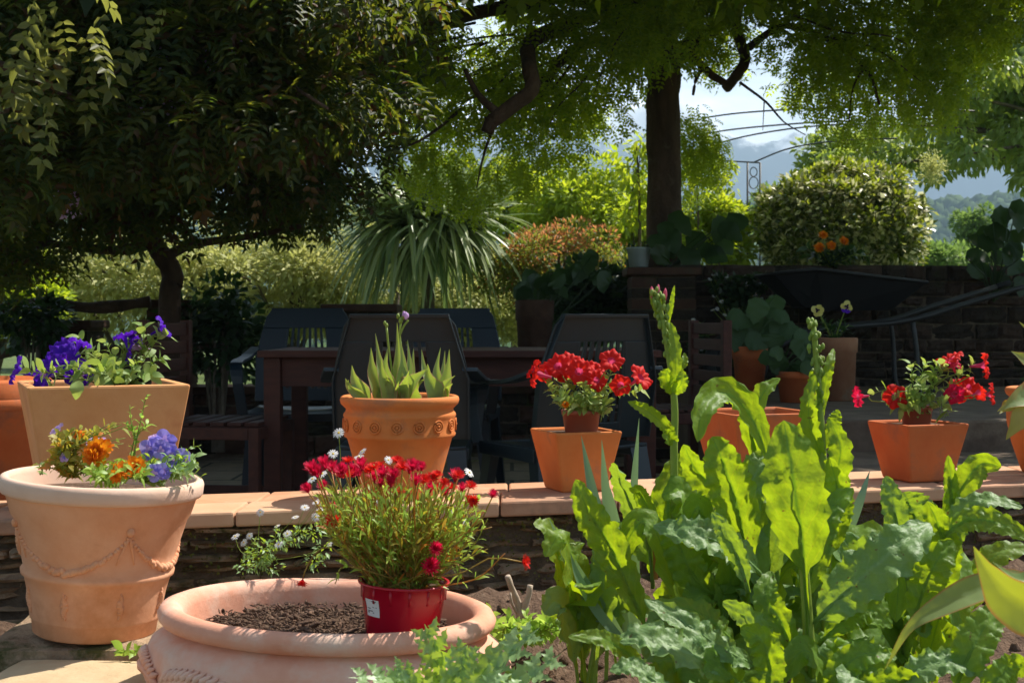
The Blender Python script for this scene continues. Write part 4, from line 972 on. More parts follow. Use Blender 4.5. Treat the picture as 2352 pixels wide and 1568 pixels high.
# nearer sprays with big leaflets, and rusty young leaves
cen = [w(60, 40, 3.9), w(150, 60, 3.9), w(40, 110, 4.), w(110, 150, 4.1), w(20, 20, 3.9), w(170, 20, 4.), w(300, 30, 4.2), w(-20, 70, 3.9), w(80, 100, 4.), w(130, 30, 3.9)]
foliage('leaf_spray', t_pinnate_hi(4, .34, .095), cen, [.15]*len(cen), 34, .11, .17, M['oldgold'], wis, droop=1., out=.5)['kind'] = 'stuff'
cen = [w(rnd.uniform(-20, 760), rnd.uniform(-10, 400), rnd.uniform(4.6, 5.6)) for q in range(60)]
foliage('rusty_leaves', t_pinnate_hi(3, .36, .11), cen, [.25]*60, 80, .09, .17, M['rusty'], wis, droop=1.2, out=.3)
for (u, v, L_) in ((320, 165, .16), (375, 110, .12), (225, 215, .1), (395, 215, .12), (440, 205, .10), (545, 60, .12), (130, 400, .1), (165, 440, .1), (490, 120, .08)):
    c = w(u, v, 4.9); n = 40; pos = c+np.stack([rng.normal(0, .014, n), rng.normal(0, .014, n), -rng.random(n)*L_], 1)
    scatter('flower_cluster', t_simple(.4, .1), pos, rdir(n)+np.array([0, 0, -.5]), rdir(n), rng.uniform(.012, .02, n), M['lilac_petal'], wis)
# dark shrub/ivy under the wisteria
def bush(name, label, cat, u, v, D, rx, ry, rz, n, tpl, s0, s1, mat, nc=40, zg=None, group=None, droop=.1, stem=True, lump=.34, out=1., shell=.25, extra=None, smat='bark2', low=-.75, kmin=.45):
    c = P(u, v, D); zg = c[2]-rz if zg is None else zg
    g = wroot(name, (c[0], c[1], zg), label, cat, group); cen, rad = [], []
    for q in range(nc):
        d = rdir(1)[0]; d[2] = max(d[2], low); k = rnd.uniform(kmin, 1-lump*.55); cen.append(c+d*np.array([rx, ry, rz])*k); rr = rnd.uniform(.7, 1.15)*lump; rad.append((rr*rx, rr*ry, rr*rz))
    foliage('foliage', tpl, cen, rad, n, s0, s1, mat, g, droop=droop, out=out, shell=shell)
    if extra:
        emat, en, tplx, e0, e1, top = extra; cc = [p for p in cen if p[2] > c[2]+top*rz]; rr = [r for p, r in zip(cen, rad) if p[2] > c[2]+top*rz]
        if cc: foliage('young_shoots', tplx, cc, [tuple(1.12*np.array(r)) for r in rr], en, e0, e1, emat, g, droop=-.6, out=.6, shell=.7)['kind'] = 'stuff'
    if stem:
        mb = MB(); m = min(12, nc)
        for q in range(m):
            e = np.array(cen[q]); limb(mb, [np.array([c[0]+rnd.uniform(-.1, .1)*rx, c[1], zg-.03]), (e+c)/2-np.array([0, 0, .2*rz]), e], .03*min(1, rx*1.2), .006, 6, 8)
        mb.build('stems', M[smat], g)
    return g
L6 = t_leaf6(.23); LS = t_simple(.22); LW = t_simple(.32, .06); ST = t_strip(.03)
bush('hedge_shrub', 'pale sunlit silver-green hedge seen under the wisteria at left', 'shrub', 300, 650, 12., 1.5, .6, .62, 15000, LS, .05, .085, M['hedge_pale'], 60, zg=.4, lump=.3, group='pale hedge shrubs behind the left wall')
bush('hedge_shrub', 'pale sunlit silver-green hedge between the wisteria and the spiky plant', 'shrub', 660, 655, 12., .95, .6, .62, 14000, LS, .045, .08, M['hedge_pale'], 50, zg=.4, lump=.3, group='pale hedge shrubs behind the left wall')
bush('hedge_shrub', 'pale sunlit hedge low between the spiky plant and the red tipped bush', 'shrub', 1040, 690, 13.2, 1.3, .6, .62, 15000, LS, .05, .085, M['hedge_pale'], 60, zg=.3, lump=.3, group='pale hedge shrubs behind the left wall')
bush('hedge_shrub', 'pale green shrub at the far left edge behind the rustic rails', 'shrub', -20, 670, 10.2, .7, .5, .5, 7000, LS, .05, .08, M['chart'], 30, zg=.4, lump=.3)
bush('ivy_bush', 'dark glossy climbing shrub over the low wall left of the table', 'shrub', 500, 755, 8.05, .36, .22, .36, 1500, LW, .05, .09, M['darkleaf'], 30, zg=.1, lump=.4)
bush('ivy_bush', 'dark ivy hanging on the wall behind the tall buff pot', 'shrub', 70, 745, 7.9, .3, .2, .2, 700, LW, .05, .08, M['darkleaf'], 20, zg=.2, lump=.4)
bush('red_tipped_bush', 'rounded bush with rusty red new tips behind the low wall, beside the spiky plant', 'shrub', 1285, 625, 11.2, .74, .5, .47, 20000, LS, .03, .05, M['redbush'], 90, zg=.4, lump=.24, extra=(M['redtip'], 1500, LS, .03, .05, .35))
bush('dark_bush', 'dark green shrub below the red tipped bush behind the sideways chair', 'shrub', 1345, 695, 9.0, .42, .3, .30, 3400, LW, .05, .09, M['darkleaf'], 40, zg=.4, lump=.35)
bush('yellow_bush', 'bright yellow-green bushy tree behind the red tipped bush', 'tree', 1350, 480, 14.5, .85, .6, .60, 9000, L6, .06, .1, M['chart'], 45, zg=.35, lump=.3)
bush('yellow_bush', 'yellow-green bush just right of the spiky plant, low behind the chairs', 'tree', 1190, 470, 15.5, .55, .5, .5, 5000, L6, .06, .1, M['chart'], 35, zg=.35, lump=.3)
bush('green_bush', 'leafy green bush above the spiky plant under the tree', 'tree', 1010, 455, 13.5, .6, .5, .42, 5500, L6, .05, .09, M['pale_tree'], 35, zg=.35, lump=.3)
bush('green_bush', 'light green leafy bush right of the tree trunk behind the big-leaved plant', 'tree', 1640, 545, 12.2, .42, .35, .42, 4200, L6, .05, .085, M['chart'], 35, zg=1., lump=.32)
bush('green_bush', 'yellowish leafy shrub just left of the tree trunk behind the grey pot', 'tree', 1465, 545, 12.2, .22, .3, .45, 2400, L6, .05, .08, M['chart'], 25, zg=.5, lump=.34)
bush('round_bush', 'large round clipped variegated bush with shiny leaves on the upper terrace', 'shrub', 1933, 520, 12.2, .84, .74, .60, 17000, LW, .055, .08, M['ball'], 240, zg=1.0, lump=.17, shell=.3, droop=-.1, low=-.95, kmin=.72, extra=(M['chart'], 700, LS, .04, .06, .55))
bush('green_bush', 'soft green tree crowns beyond the round bush at right', 'tree', 2250, 620, 24, 1.1, .8, .5, 5000, L6, .1, .16, M['midwood'], 40, zg=.3, lump=.3)
bush('green_bush', 'small pale tree beyond the wall at the right edge', 'tree', 2235, 520, 30, .5, .5, .55, 1600, L6, .1, .16, M['midwood'], 22, zg=.2, lump=.34)
bush('green_bush', 'small dark tree rising behind the round bush, left of its top', 'tree', 1935, 365, 17, .62, .5, .42, 3600, L6, .07, .11, M['pale_tree'], 30, zg=.8, lump=.32)
bush('mid_tree', 'distant pale tree showing between the trunk and the garden arch', 'tree', 1790, 500, 40, 1.4, 1., 1.0, 2600, L6, .16, .26, M['midwood'], 30, zg=-.3, lump=.32)
bush('mid_tree', 'distant green tree seen low right of the round bush', 'tree', 2130, 610, 20, .6, .6, .4, 2400, L6, .08, .13, M['midwood'], 25, zg=.4, lump=.32)
# right-hand tree
rt = wroot('leafy_tree', (6.9, 14.5, .9), 'pale leafy tree with drooping leaves reaching in from the right edge', 'tree')
cen, rad = [], []
for (u, v, r) in [(1930,380,.3),(1980,350,.35),(2050,330,.4),(2120,350,.4),(2180,300,.5),(2250,260,.55),(2320,220,.6),(2250,340,.45),(2330,320,.55),(2200,220,.45),(2300,160,.5),(2350,100,.5),(2380,250,.6),(2380,380,.4),(2340,400,.3),(2270,180,.4),(2230,130,.35),(2080,290,.3),(2010,310,.3),(2150,390,.25),(2420,150,.7),(2450,300,.7),(2330,60,.3),(2470,50,.6),(2400,-20,.5)]:
    for k in range(2): cen.append(P(u+rnd.uniform(-25, 25), v+rnd.uniform(-20, 20), 14+rnd.uniform(-.8, 1.2))); rad.append((r*.6, r*.6, r*.4))
foliage('crown', L6, cen, rad, 12500, .08, .13, M['pale_tree'], rt, droop=.7, out=.7)
mb = MB(); limb(mb, [(6.9, 14.5, .8), (6.8, 14.4, 2.), (6.4, 14.3, 3.2)], .16, .1)
for c in cen[::3]: limb(mb, [(6.6, 14.3, 2.6), (np.array([6.6, 14.3, 2.9])+c)/2, c], .05, .01, 6, 8)
mb.build('trunk', M['bark2'], rt)
cc = P(2140, 385, 12.5); g = wroot('seed_head', cc, 'dry buff plumed seed head hanging beside the right-hand tree', 'plant'); n = 900; d = rdir(n)
scatter('plume', LS, cc+d*.15*rng.random((n, 1))*np.array([1, 1, 1.2]), d+rdir(n), rdir(n), rng.uniform(.02, .04, n), M['hedge_pale'], g)
# slim saplings
def sapling(pts, D, n, mat, label, r=.02, s0=.06, s1=.1, spread=.13):
    a = [P(u, v, D) for u, v in pts]; g = wroot('sapling', a[0], label, 'tree'); mb = MB(); limb(mb, a, r, r*.35, 8, 14)
    c = catmull(a, 12); cen = [p+np.array([rnd.uniform(-1, 1)*spread, rnd.uniform(-1, 1)*spread, 0]) for p in c[4:] for k in range(2)]
    for p in cen[::2]: limb(mb, [c[rnd.randrange(3, 11)], p], r*.3, r*.15, 5, 4)
    mb.build('trunk', M['bark2'], g); foliage('leaves', L6, cen, [spread*.8]*len(cen), n, s0, s1, mat, g, droop=.5, out=.6)
sapling([(1469, 640), (1469, 520), (1467, 420), (1462, 330)], 11.5, 520, M['chart'], 'slim young tree with thin straight stem just left of the big trunk')
sapling([(1606, 620), (1604, 500), (1600, 400), (1598, 370)], 12, 260, M['pale_tree'], 'thin sapling immediately right of the big trunk', .014, .05, .08, .1)
sapling([(1640, 620), (1640, 500), (1648, 420), (1652, 345)], 12.3, 330, M['chart'], 'forked slender sapling left of the garden arch posts', .016, .05, .08, .12)

# spiky plant: many long arching strap leaves
def spiky(name, label, u, v, D, n, L0, L1, w, mat, zg, spread=1., grp=None, heads=1):
    c = P(u, v, D); g = wroot(name, (c[0], c[1], zg), label, 'plant'); mb = MB()
    for q in range(n):
        h = rnd.randrange(heads); o = c+np.array([(h-(heads-1)/2)*.36+rnd.uniform(-.09, .09), rnd.uniform(-.12, .12), rnd.uniform(-.08, .10)]); a = rnd.uniform(0, 2*pi)
        hd = np.array([sin(a), -cos(a)*.8, 0]); L = rnd.uniform(L0, L1); e = rnd.random(); Rr = L*(.25+.6*(1-abs(e-.55))); U = L*(.12+.75*max(0, e-.45)); Dp = L*(1.25-1.35*e)*spread; pts = []
        for t in np.linspace(0, 1, 7): pts.append(o+hd*Rr*(.55*t+.45*(1-(1-t)**1.7))+np.array([0, 0, (U+.10*L)*t-Dp*t**1.45]))
        blade(mb, pts, w*rnd.uniform(.7, 1.1), 'iris', face=nrm(hd*1.2+np.array([0, -.2, .7])), fold=.45, ruf=0, nt=10, ns=2, wav=0, stem=w*.4)
    mb.build('strap_leaves', mat, g, smooth=False)
    mb = MB(); limb(mb, [(c[0], c[1]+.1, zg-.05), (c[0], c[1]+.1, c[2]-.3), c+np.array([0, .1, -.02])], .05, .04); mb.build('trunk', M['bark2'], g)
spiky('spiky_plant', 'big spiky plant with long arching grey-green strap leaves behind the chairs', 985, 505, 11.2, 560, .74, 1.12, .028, M['spiky'], .4, 1.0, heads=2)
spiky('tall_grass', 'clump of pale yellowish grass blades rising behind the spiky plant', 905, 540, 12.2, 260, .6, .95, .007, M['hedge_pale'], .4, .35)

# big dark-leaved plants on the wall
def bigleaf(name, label, spots, D, mat, zg, size=(.09, .14), n_=1, face=(0, -1, .6), prof='ovate'):
    c = P(*spots[0], D); g = wroot(name, (c[0], c[1], zg), label, 'plant')
    for (u, v) in spots:
        for k in range(n_):
            mb = MB(); D_ = D+rnd.uniform(-.15, .2); L = rnd.uniform(*size); a = rnd.uniform(-2.4, .4) if rnd.random() < .8 else rnd.uniform(0, 6); p_ = P(u+rnd.uniform(-8, 8)*n_, v+rnd.uniform(-8, 8)*n_, D_)
            d = np.array([cos(a), rnd.uniform(-.5, .1), sin(a)*.8]); f = np.array(face)+rdir(1)[0]*.45
            blade(mb, [p_-d*L*.5, p_, p_+d*L*.5+np.array([0, 0, -.25*L])], L*.46, prof, f, fold=.12, ruf=.12, rf=3, nt=10, ns=4, wav=.1)
            mb.tube([np.array([c[0], c[1]+.05, zg]), (np.array([c[0], c[1]+.05, zg])+p_)/2+np.array([0, .03, .03]), p_-d*L*.5], .004, 5)
            mb.build('leaf', mat, g)
    return g
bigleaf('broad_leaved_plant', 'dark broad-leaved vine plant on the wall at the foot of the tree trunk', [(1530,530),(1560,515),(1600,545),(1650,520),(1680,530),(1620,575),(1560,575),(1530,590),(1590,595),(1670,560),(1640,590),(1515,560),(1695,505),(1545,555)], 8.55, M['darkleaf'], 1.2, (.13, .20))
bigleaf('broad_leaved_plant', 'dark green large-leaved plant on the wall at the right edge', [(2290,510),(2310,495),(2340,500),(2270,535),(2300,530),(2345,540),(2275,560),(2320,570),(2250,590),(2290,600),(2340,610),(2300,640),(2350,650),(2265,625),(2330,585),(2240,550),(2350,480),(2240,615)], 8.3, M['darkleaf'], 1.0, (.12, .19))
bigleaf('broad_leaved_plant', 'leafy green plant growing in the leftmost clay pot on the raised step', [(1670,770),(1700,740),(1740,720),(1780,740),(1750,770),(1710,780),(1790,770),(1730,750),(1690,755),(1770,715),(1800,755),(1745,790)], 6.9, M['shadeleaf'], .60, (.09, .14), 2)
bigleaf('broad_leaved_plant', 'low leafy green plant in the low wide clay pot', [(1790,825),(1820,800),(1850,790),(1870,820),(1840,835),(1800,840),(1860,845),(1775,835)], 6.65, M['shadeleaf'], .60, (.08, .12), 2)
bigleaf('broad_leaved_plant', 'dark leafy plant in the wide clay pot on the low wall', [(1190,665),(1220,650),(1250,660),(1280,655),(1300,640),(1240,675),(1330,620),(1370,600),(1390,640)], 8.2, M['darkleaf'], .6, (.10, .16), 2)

# ================================================================ FLOWERS AND FOREGROUND PLANTS
def proto(name, parts):
    v, f, mi = [], [], []
    me = bpy.data.meshes.new(name)
    for i, (mb, mat) in enumerate(parts):
        b = len(v); v += mb.v; f += [tuple(k+b for k in q) for q in mb.f]; mi += [i]*len(mb.f); me.materials.append(mat)
    me.from_pydata(v, [], f); me.update(); me.polygons.foreach_set('material_index', mi)
    me.polygons.foreach_set('use_smooth', np.ones(len(f), dtype=bool)); return me
def inst(parent, me, pos, d, s, name='flower', label=None):
    o = bpy.data.objects.new(name, me); COL.objects.link(o); o.parent = parent
    o.location = [float(a-b) for a, b in zip(pos, WB[parent.name])]
    q = mathutils.Vector([float(c) for c in d]).to_track_quat('Z', 'Y'); q = q @ mathutils.Quaternion((0, 0, 1), rnd.uniform(0, 6.28))
    o.rotation_mode = 'QUATERNION'; o.rotation_quaternion = q; o.scale = (s, s, s)
    if label: o['label'] = label
    return o
def petunia(mat, thr):
    mb = MB(); n = 40; vs = []; rings = [(.0025,-.040,0),(.004,-.025,0),(.006,-.012,0),(.010,-.004,.02),(.018,.000,.04),(.026,.001,.07),(.031,-.003,.10)]
    for (r, z, lob) in rings:
        for k in range(n):
            t = 2*pi*k/n; rr = r*(1+lob*cos(5*t)+lob*.35*sin(11*t+r*90)); vs.append((rr*cos(t), rr*sin(t), z+lob*.045*sin(10*t+1)+lob*.03*sin(17*t)))
    fs = [(i*n+k, i*n+(k+1) % n, (i+1)*n+(k+1) % n, (i+1)*n+k) for i in range(3, 6) for k in range(n)]; mb.add(vs, fs)
    m2 = MB(); m2.add(vs, [(i*n+k, i*n+(k+1) % n, (i+1)*n+(k+1) % n, (i+1)*n+k) for i in range(0, 3) for k in range(n)])
    return [(mb, mat), (m2, thr)]
PET_P = [proto('flower_purple', petunia(M['purple'], M['lilac_petal'])), proto('flower_purple_b', petunia(M['purple'], M['purple']))]
PET_R = [proto('flower_red', petunia(M['red_petal'], M['pink_petal']))]
PET_C = [proto('flower_crimson', petunia(M['crim_petal'], M['pink_petal']))]
def rayflower(mat, mc, n=16, L=1., w=.09, up=.35, layers=2):
    a = MB(); c = MB()
    for l in range(layers):
        for k in range(n):
            t = 2*pi*(k+.5*l)/n+rnd.uniform(-.08, .08); LL = L*rnd.uniform(.85, 1.05)*(1-.22*l); u_ = up*(1+l*.9)+rnd.uniform(-.08, .08); d = np.array([cos(t), sin(t), u_]); d = d/np.linalg.norm(d[:2]+1e-9); sd_ = np.array([-sin(t), cos(t), 0])
            p0, p1, p2 = d*.12, d*LL*.6+np.array([0, 0, .03]), d*LL-np.array([0, 0, .12*LL])
            a.add([p0-sd_*w*.5, p0+sd_*w*.5, p1+sd_*w, p1-sd_*w, p2+sd_*w*.6, p2-sd_*w*.6], [(0,1,2,3),(3,2,4,5)])
    c.blob((0, 0, .06), .2, .2, .12, 8, 5); return [(a, mat), (c, mc)]
MES = [proto('flower_ray', rayflower(M['crim_petal'] if i else M['red_petal'], M['crim_petal'], 18, 1., .085, .5+.5*i, 3)) for i in range(2)]
DAI = [proto('daisy_flower', rayflower(M['white_petal'], M['yellow'], 14, 1., .13, .08, 1))]
ORA = [proto('flower_orange', rayflower(M['orange_petal'], M['orange_petal'], 12, 1., .2, .5, 3))]
def pansy(m1, m2, mc):
    a, b, c = MB(), MB(), MB()
    for (t, r, q, mbx) in ((60, .5, .02, a), (120, .5, .04, a), (178, .48, .06, b), (2, .48, .08, b), (270, .55, .10, b)):
        cx, cy = .5*cos(R(t)), .5*sin(R(t)); mbx.add([(cx+r*cos(w)*(1+.06*sin(5*w)), cy+r*sin(w), q+.08*sin(3*w)) for w in np.linspace(0, 2*pi, 19)[:-1]]+[(cx*.4, cy*.4, q-.06)], [(i, (i+1) % 18, 18) for i in range(18)])
    c.add([(.30*cos(w)*(1+.4*cos(3*w)), .30*sin(w)*(1+.4*cos(3*w))-.08, .2) for w in np.linspace(0, 2*pi, 19)[:-1]], [tuple(range(18))])
    return [(a, m1), (b, m2), (c, mc)]
PAN_B = [proto('pansy_blue', pansy(M['blue_petal'], M['blue_petal'], M['lilac_petal']))]
PAN_L = [proto('pansy_lilac', pansy(M['lilac_petal'], M['lilac_petal'], M['blue_petal']))]
PAN_O = [proto('pansy_orange', pansy(M['orange_petal'], M['orange_petal'], M['dark_petal']))]
PAN_Y = [proto('pansy_cream', pansy(M['yellow_petal'], M['yellow_petal'], M['dark_petal'])), proto('pansy_cream_b', pansy(M['purple'], M['yellow_petal'], M['dark_petal']))]

def shoot(g, pts, r, mat, name='stem'):
    mb = MB(); mb.tube(catmull(pts, 8), [r*(1-.5*i/7) for i in range(8)], 6); return mb.build(name, mat, g)
def leafy(mb, pts, L, n, mb_stem=None, r=.0018, w=.42, prof='ovate', up=.4, nt=7, ns=2, fold=.12):
    c = catmull(pts, max(6, n)); m = len(c)
    if mb_stem is not None: mb_stem.tube(c, [r*(1-.5*i/(m-1)) for i in range(m)], 5)
    for i in range(n):
        k = int((i+.6)/n*(m-1)); o = c[k]; T = nrm(c[min(k+1, m-1)]-c[max(k-1, 0)]); a = i*2.4+rnd.uniform(-.5, .5)
        s1 = nrm(np.cross(T, (.3, .2, 1))); s2 = np.cross(T, s1); d = nrm(s1*cos(a)+s2*sin(a)+T*up+np.array([0, 0, .2])); l = L*rnd.uniform(.65, 1.15)
        blade(mb, [o, o+d*l*.5+np.array([0, 0, .06*l]), o+d*l-np.array([0, 0, .12*l])], l*w*.5, prof, face=nrm(T+rdir(1)[0]*.3), fold=fold, ruf=.05, nt=nt, ns=ns, wav=.04, stem=.0008)
def petunia_plant(label, base, D, stems, flowers, protos, mat='petleaf', L=.034, fs=1.):
    """stems: list of pixel paths; flowers: (u, v, direction, scale)"""
    c = P(*base, D); g = wroot('petunia_plant', c, label, 'flowering plant'); lv, sm = MB(), MB()
    for st_ in stems:
        pts = [c]+[P(u, v, D+dd) for u, v, dd in st_]; leafy(lv, pts, L*rnd.uniform(.85, 1.15), rnd.randint(14, 19), sm, .0018, .52)
    for (u, v, d, s) in flowers:
        p_ = P(u, v, D+rnd.uniform(-.06, .03)); dn = nrm(d); sm.tube(catmull([c+(p_-c)*.45+np.array([0, 0, .01]), c+(p_-c)*.75, p_-dn*.038*s], 5), [.0016]*5, 5)
        blade(lv, [p_-dn*.040*s, p_-dn*.030*s+np.array([.008, 0, 0])], .0035, 'lance', nt=5, ns=2)
        inst(g, rnd.choice(protos), p_, dn, s*fs)
    lv.build('leaves', M[mat], g); sm.build('stems', M['stem'], g); return g
# purple petunias in the buff pot
D3 = dcop(228, .45)
petunia_plant('purple petunia with greyish leaves spilling over the tall buff pot', (270, 893), D3,
    [[(235,850,.0),(180,815,.0)],[(230,850,0),(205,790,0)],[(260,830,0),(240,780,0)],[(280,840,0),(290,800,0),(300,770,0)],[(310,850,0),(330,790,.0),(325,740,0)],[(320,860,0),(355,830,0),(378,820,0)],[(230,870,-.05),(170,850,-.1)],[(330,865,-.03),(350,860,-.05)],[(200,850,-.08),(140,840,-.12),(100,870,-.14)],[(250,850,-.1),(215,860,-.15)],[(240,820,.05),(200,800,.05),(180,770,.02)],[(275,850,-.05),(260,800,-.05)],[(320,840,.02),(360,780,.0),(375,765,0)],[(300,860,-.1),(310,830,-.1)],[(250,860,-.12),(230,830,-.12)],[(150,860,-.1),(90,855,-.15),(60,850,-.15)],[(270,850,0),(310,790,0),(340,800,0)]],
    [(35,848,(-.75,-.3,.3),1.15),(95,860,(-.5,-.8,.1),1.1),(125,828,(-.5,-.8,.3),1.15),(140,800,(-.2,-.8,.6),1.),(108,838,(-.8,-.5,.2),1.),(150,815,(.1,-.9,.4),1.05),(182,858,(.25,-1,.0),1.15),(95,895,(-.2,-.8,-.7),.85),(298,795,(-.95,-.3,.2),1.25),(285,770,(-.3,.2,1),.8),(378,750,(.8,.2,.5),.95),(185,785,(.3,.3,.9),.85),(310,785,(.2,.7,.3),.7),(150,835,(-.1,-1,.1),.95)], PET_P)
bl = MB(); blade(bl, [P(178, 875, D3-.21), P(176, 895, D3-.23), P(173, 918, D3-.22)], .016, 'ovate', face=(0, -1, .1), nt=9, ns=4); tag(bl.build('petunia_leaf', M['petleaf'], None), 'single rounded green leaf hanging over the front rim of the buff pot', 'leaf')
# scarlet petunias, middle
D1 = dcop(1322, .5)
petunia_plant('scarlet petunia in full flower in the middle square pot', (1335, 950), D1,
    [[(1300,920,0),(1270,890,0)],[(1290,930,-.03),(1255,880,-.03)],[(1320,900,0),(1310,870,0)],[(1340,900,.02),(1350,860,.02)],[(1360,920,-.03),(1385,900,-.04)],[(1380,930,-.03),(1395,940,-.04)],[(1370,910,0),(1400,880,0),(1440,900,.0)],[(1400,900,0),(1450,900,0),(1480,890,0)],[(1330,930,-.06),(1320,910,-.07)],[(1350,930,-.06),(1360,905,-.07)],[(1300,910,.03),(1290,870,.03)],[(1380,900,0),(1405,850,0),(1408,835,0)],[(1310,930,-.05),(1290,910,-.07)],[(1365,935,-.05),(1390,950,-.06)],[(1345,915,-.04),(1340,880,-.04)]],
    [(1308,826,(.1,-.6,.7),1.0),(1280,838,(-.3,-.7,.5),1.15),(1254,852,(-.6,-.6,.3),1.0),(1330,852,(0,-.9,.3),1.1),(1368,853,(.3,-.8,.4),1.0),(1372,872,(.4,-.7,.2),.95),(1405,826,(.1,-.8,.5),1.05),(1475,864,(.6,-.5,.5),1.15),(1425,884,(-.2,-.9,.1),.9),(1228,858,(-.9,-.1,.2),1.15),(1222,845,(-.9,.1,.5),.9),(1345,835,(.3,-.3,.8),.9),(1295,850,(0,-1,.2),1.)], PET_R)
p_ = P(1300, 930, D1-.07); fd = wroot('fallen_petal', p_, 'small faded orange-yellow flower at the rim of the middle pot', 'flower'); inst(fd, ORA[0], p_, (-.3, -.8, .4), .011)
D2 = dcop(2108, .42)
petunia_plant('red petunia with sprawling stems in the right square pot', (2105, 945), D2,
    [[(2080,910,0),(2040,895,0),(2000,905,0)],[(2070,930,-.03),(2035,930,-.03)],[(2100,900,0),(2095,860,0),(2090,830,0)],[(2110,890,0),(2120,850,0),(2130,830,0)],[(2130,900,0),(2160,860,0),(2170,840,0)],[(2150,900,0),(2190,880,0),(2215,850,0)],[(2130,920,-.03),(2170,920,-.04)],[(2160,930,-.04),(2180,955,-.06)],[(2150,880,0),(2220,850,0),(2240,830,0)],[(2100,920,-.04),(2080,890,-.05)],[(2120,900,-.04),(2110,870,-.05)],[(2140,900,0),(2140,860,0),(2160,830,0)],[(2090,920,-.04),(2050,910,-.05)],[(2100,930,-.05),(2070,945,-.07)]],
    [(2057,910,(-.1,-1,.1),1.1),(2205,895,(-.2,-1,.2),1.15),(2228,888,(.4,-.8,.3),1.05),(2180,822,(-.3,-.1,.6),1.2),(2200,835,(.5,-.3,.3),.8),(2265,838,(.95,-.2,.1),1.15),(2280,905,(.9,-.4,.1),1.0),(2250,900,(.6,.3,.2),.8),(1968,912,(-.95,-.2,-.1),.95),(2192,905,(-.5,-.8,0),.9)], PET_R+PET_R+PET_C)
# tulips
def tulip(label, base, leaves, D, stalk=None):
    c = P(*base, D); c[2] = CT+.235; g = wroot('tulip_plant', c, label, 'plant')
    for (u0, u1, v1, w, lean, um) in leaves:
        mb = MB(); d0 = D+rnd.uniform(-.03, .02); b = P(u0, base[1], d0); b[2] = CT+.234
        blade(mb, [b, b*.5+P((u0*.6+um*.4), (base[1]+v1)/2, d0+lean*.4)*.5, P(um, (base[1]*.45+v1*.55), d0+lean*.6), P(u1, v1, d0+lean)], w*1.3/FPX*D, 'tulip', face=(rnd.uniform(-.5, .5), -1, .25), fold=.42, ruf=.06, rf=1.5, nt=16, ns=6, wav=.03, twist=rnd.uniform(-.4, .4))
        mb.build('leaf', M['tulip'], g)
    if stalk:
        for pts, tip in stalk:
            mb = MB(); q = [P(u, v, D) for u, v in pts]; mb.tube(catmull(q, 10), .0028, 7); sk = mb.build('stalk', M['stem'], g)
            mb = MB()
            for (u, v, s) in tip: mb.blob(P(u, v, D), s/FPX*D, s/FPX*D, 1.5*s/FPX*D, 8, 6, .15)
            mb.build('seed_head', M['lilac_petal'] if tip[0][2] > 5.5 else M['stem'], sk)
    return g
tulip('tulip plant with two short leaves at the left side of the banded pot', (825, 912), [(835,793,868,14,-.03,800),(840,808,838,15,.0,815),(838,800,872,10,-.02,806)], TD-.03)
tulip('tulip plant with tall leaves and faded flower stalks in the middle of the banded pot', (905, 912), [(875,852,798,17,0,855),(890,862,765,12,.02,872),(900,890,800,15,0,885),(893,875,820,14,-.03,878),(915,912,740,12,.02,915),(918,918,775,13,0,925),(930,936,780,10,.02,940),(925,950,800,12,.02,945),(920,985,845,24,-.05,950),(940,975,870,19,-.03,950),(905,888,862,14,-.06,893),(915,916,875,7,-.07,914),(930,940,850,15,-.05,935),(880,868,840,12,.03,870)], TD-.02,
      [([(905,905),(900,850),(893,800),(888,752)], [(888,748,4),(884,742,3.5)]), ([(915,905),(922,820),(918,770),(920,742)], [(920,736,5),(926,728,4),(914,726,4)]), ([(918,770),(928,748),(938,735)], [(933,725,6),(928,722,5)])])
tulip('tulip plant with a bright leaf fan at the right side of the banded pot', (1010, 912), [(1002,968,802,13,0,975),(1005,982,835,18,-.02,985),(1012,1012,798,11,.02,1003),(1016,1022,805,10,.02,1018),(1018,1032,802,12,0,1028),(1010,1046,862,15,-.04,1022),(1014,1040,880,9,-.05,1026)], TD-.03)
# ---- mixed planting in the garlanded pot
DG = 2.5
def small_plant(name, label, base, D, stems, L, mat, n=(7, 11), w=.45, prof='lance', flowers=(), cat='plant', r=.0014, smat='stem'):
    c = P(*base, D); g = wroot(name, c, label, cat); lv, sm = MB(), MB()
    for st_ in stems: leafy(lv, [c+rdir(1)[0]*np.array([.012, .012, 0])]+[P(u, v, D+dd) for u, v, dd in st_], L*1.15, int(rnd.randint(*n)*1.5), sm, r, w*1.15, prof)
    for (me, u, v, d, s, dd) in flowers:
        p_ = P(u, v, D+dd); sm.tube(catmull([c, c*.4+p_*.6+np.array([0, 0, .004]), p_], 6), [r*.8]*6, 5); inst(g, me, p_, nrm(d), s)
    lv.build('leaves', M[mat], g); sm.build('stems', M[smat], g); return g
rs_ = lambda a, b: rnd.uniform(a, b)
small_plant('pansy_plant', 'yellowing leafy pansy plant with lilac flowers at the left of the garlanded pot', (165, 1095), DG-.03,
    [[(150+rs_(-25,25), 1040, rs_(-.04,.04)), (130+i*9+rs_(-8,8), 990+rs_(-18,30), rs_(-.06,.04))] for i in range(20)]+[[(120+i*14, 1075, rs_(-.06,.02)), (112+i*15, 1050+rs_(-10,10), rs_(-.08,.03))] for i in range(8)], .018, 'fine', (10, 15), .42,
    flowers=[(PAN_L[0],131,986,(-.5,-.5,.7),.016,0),(PAN_L[0],170,1015,(.1,-.5,.8),.013,0),(PAN_O[0],182,998,(0,-.6,.8),.012,0),(PAN_O[0],178,1002,(-.4,-.8,.2),.010,-.02),(PAN_L[0],222,1017,(.2,-.4,.8),.022,0.02),(PAN_L[0],148,1050,(-.2,-1,.2),.010,-.04)], cat='flowering plant')
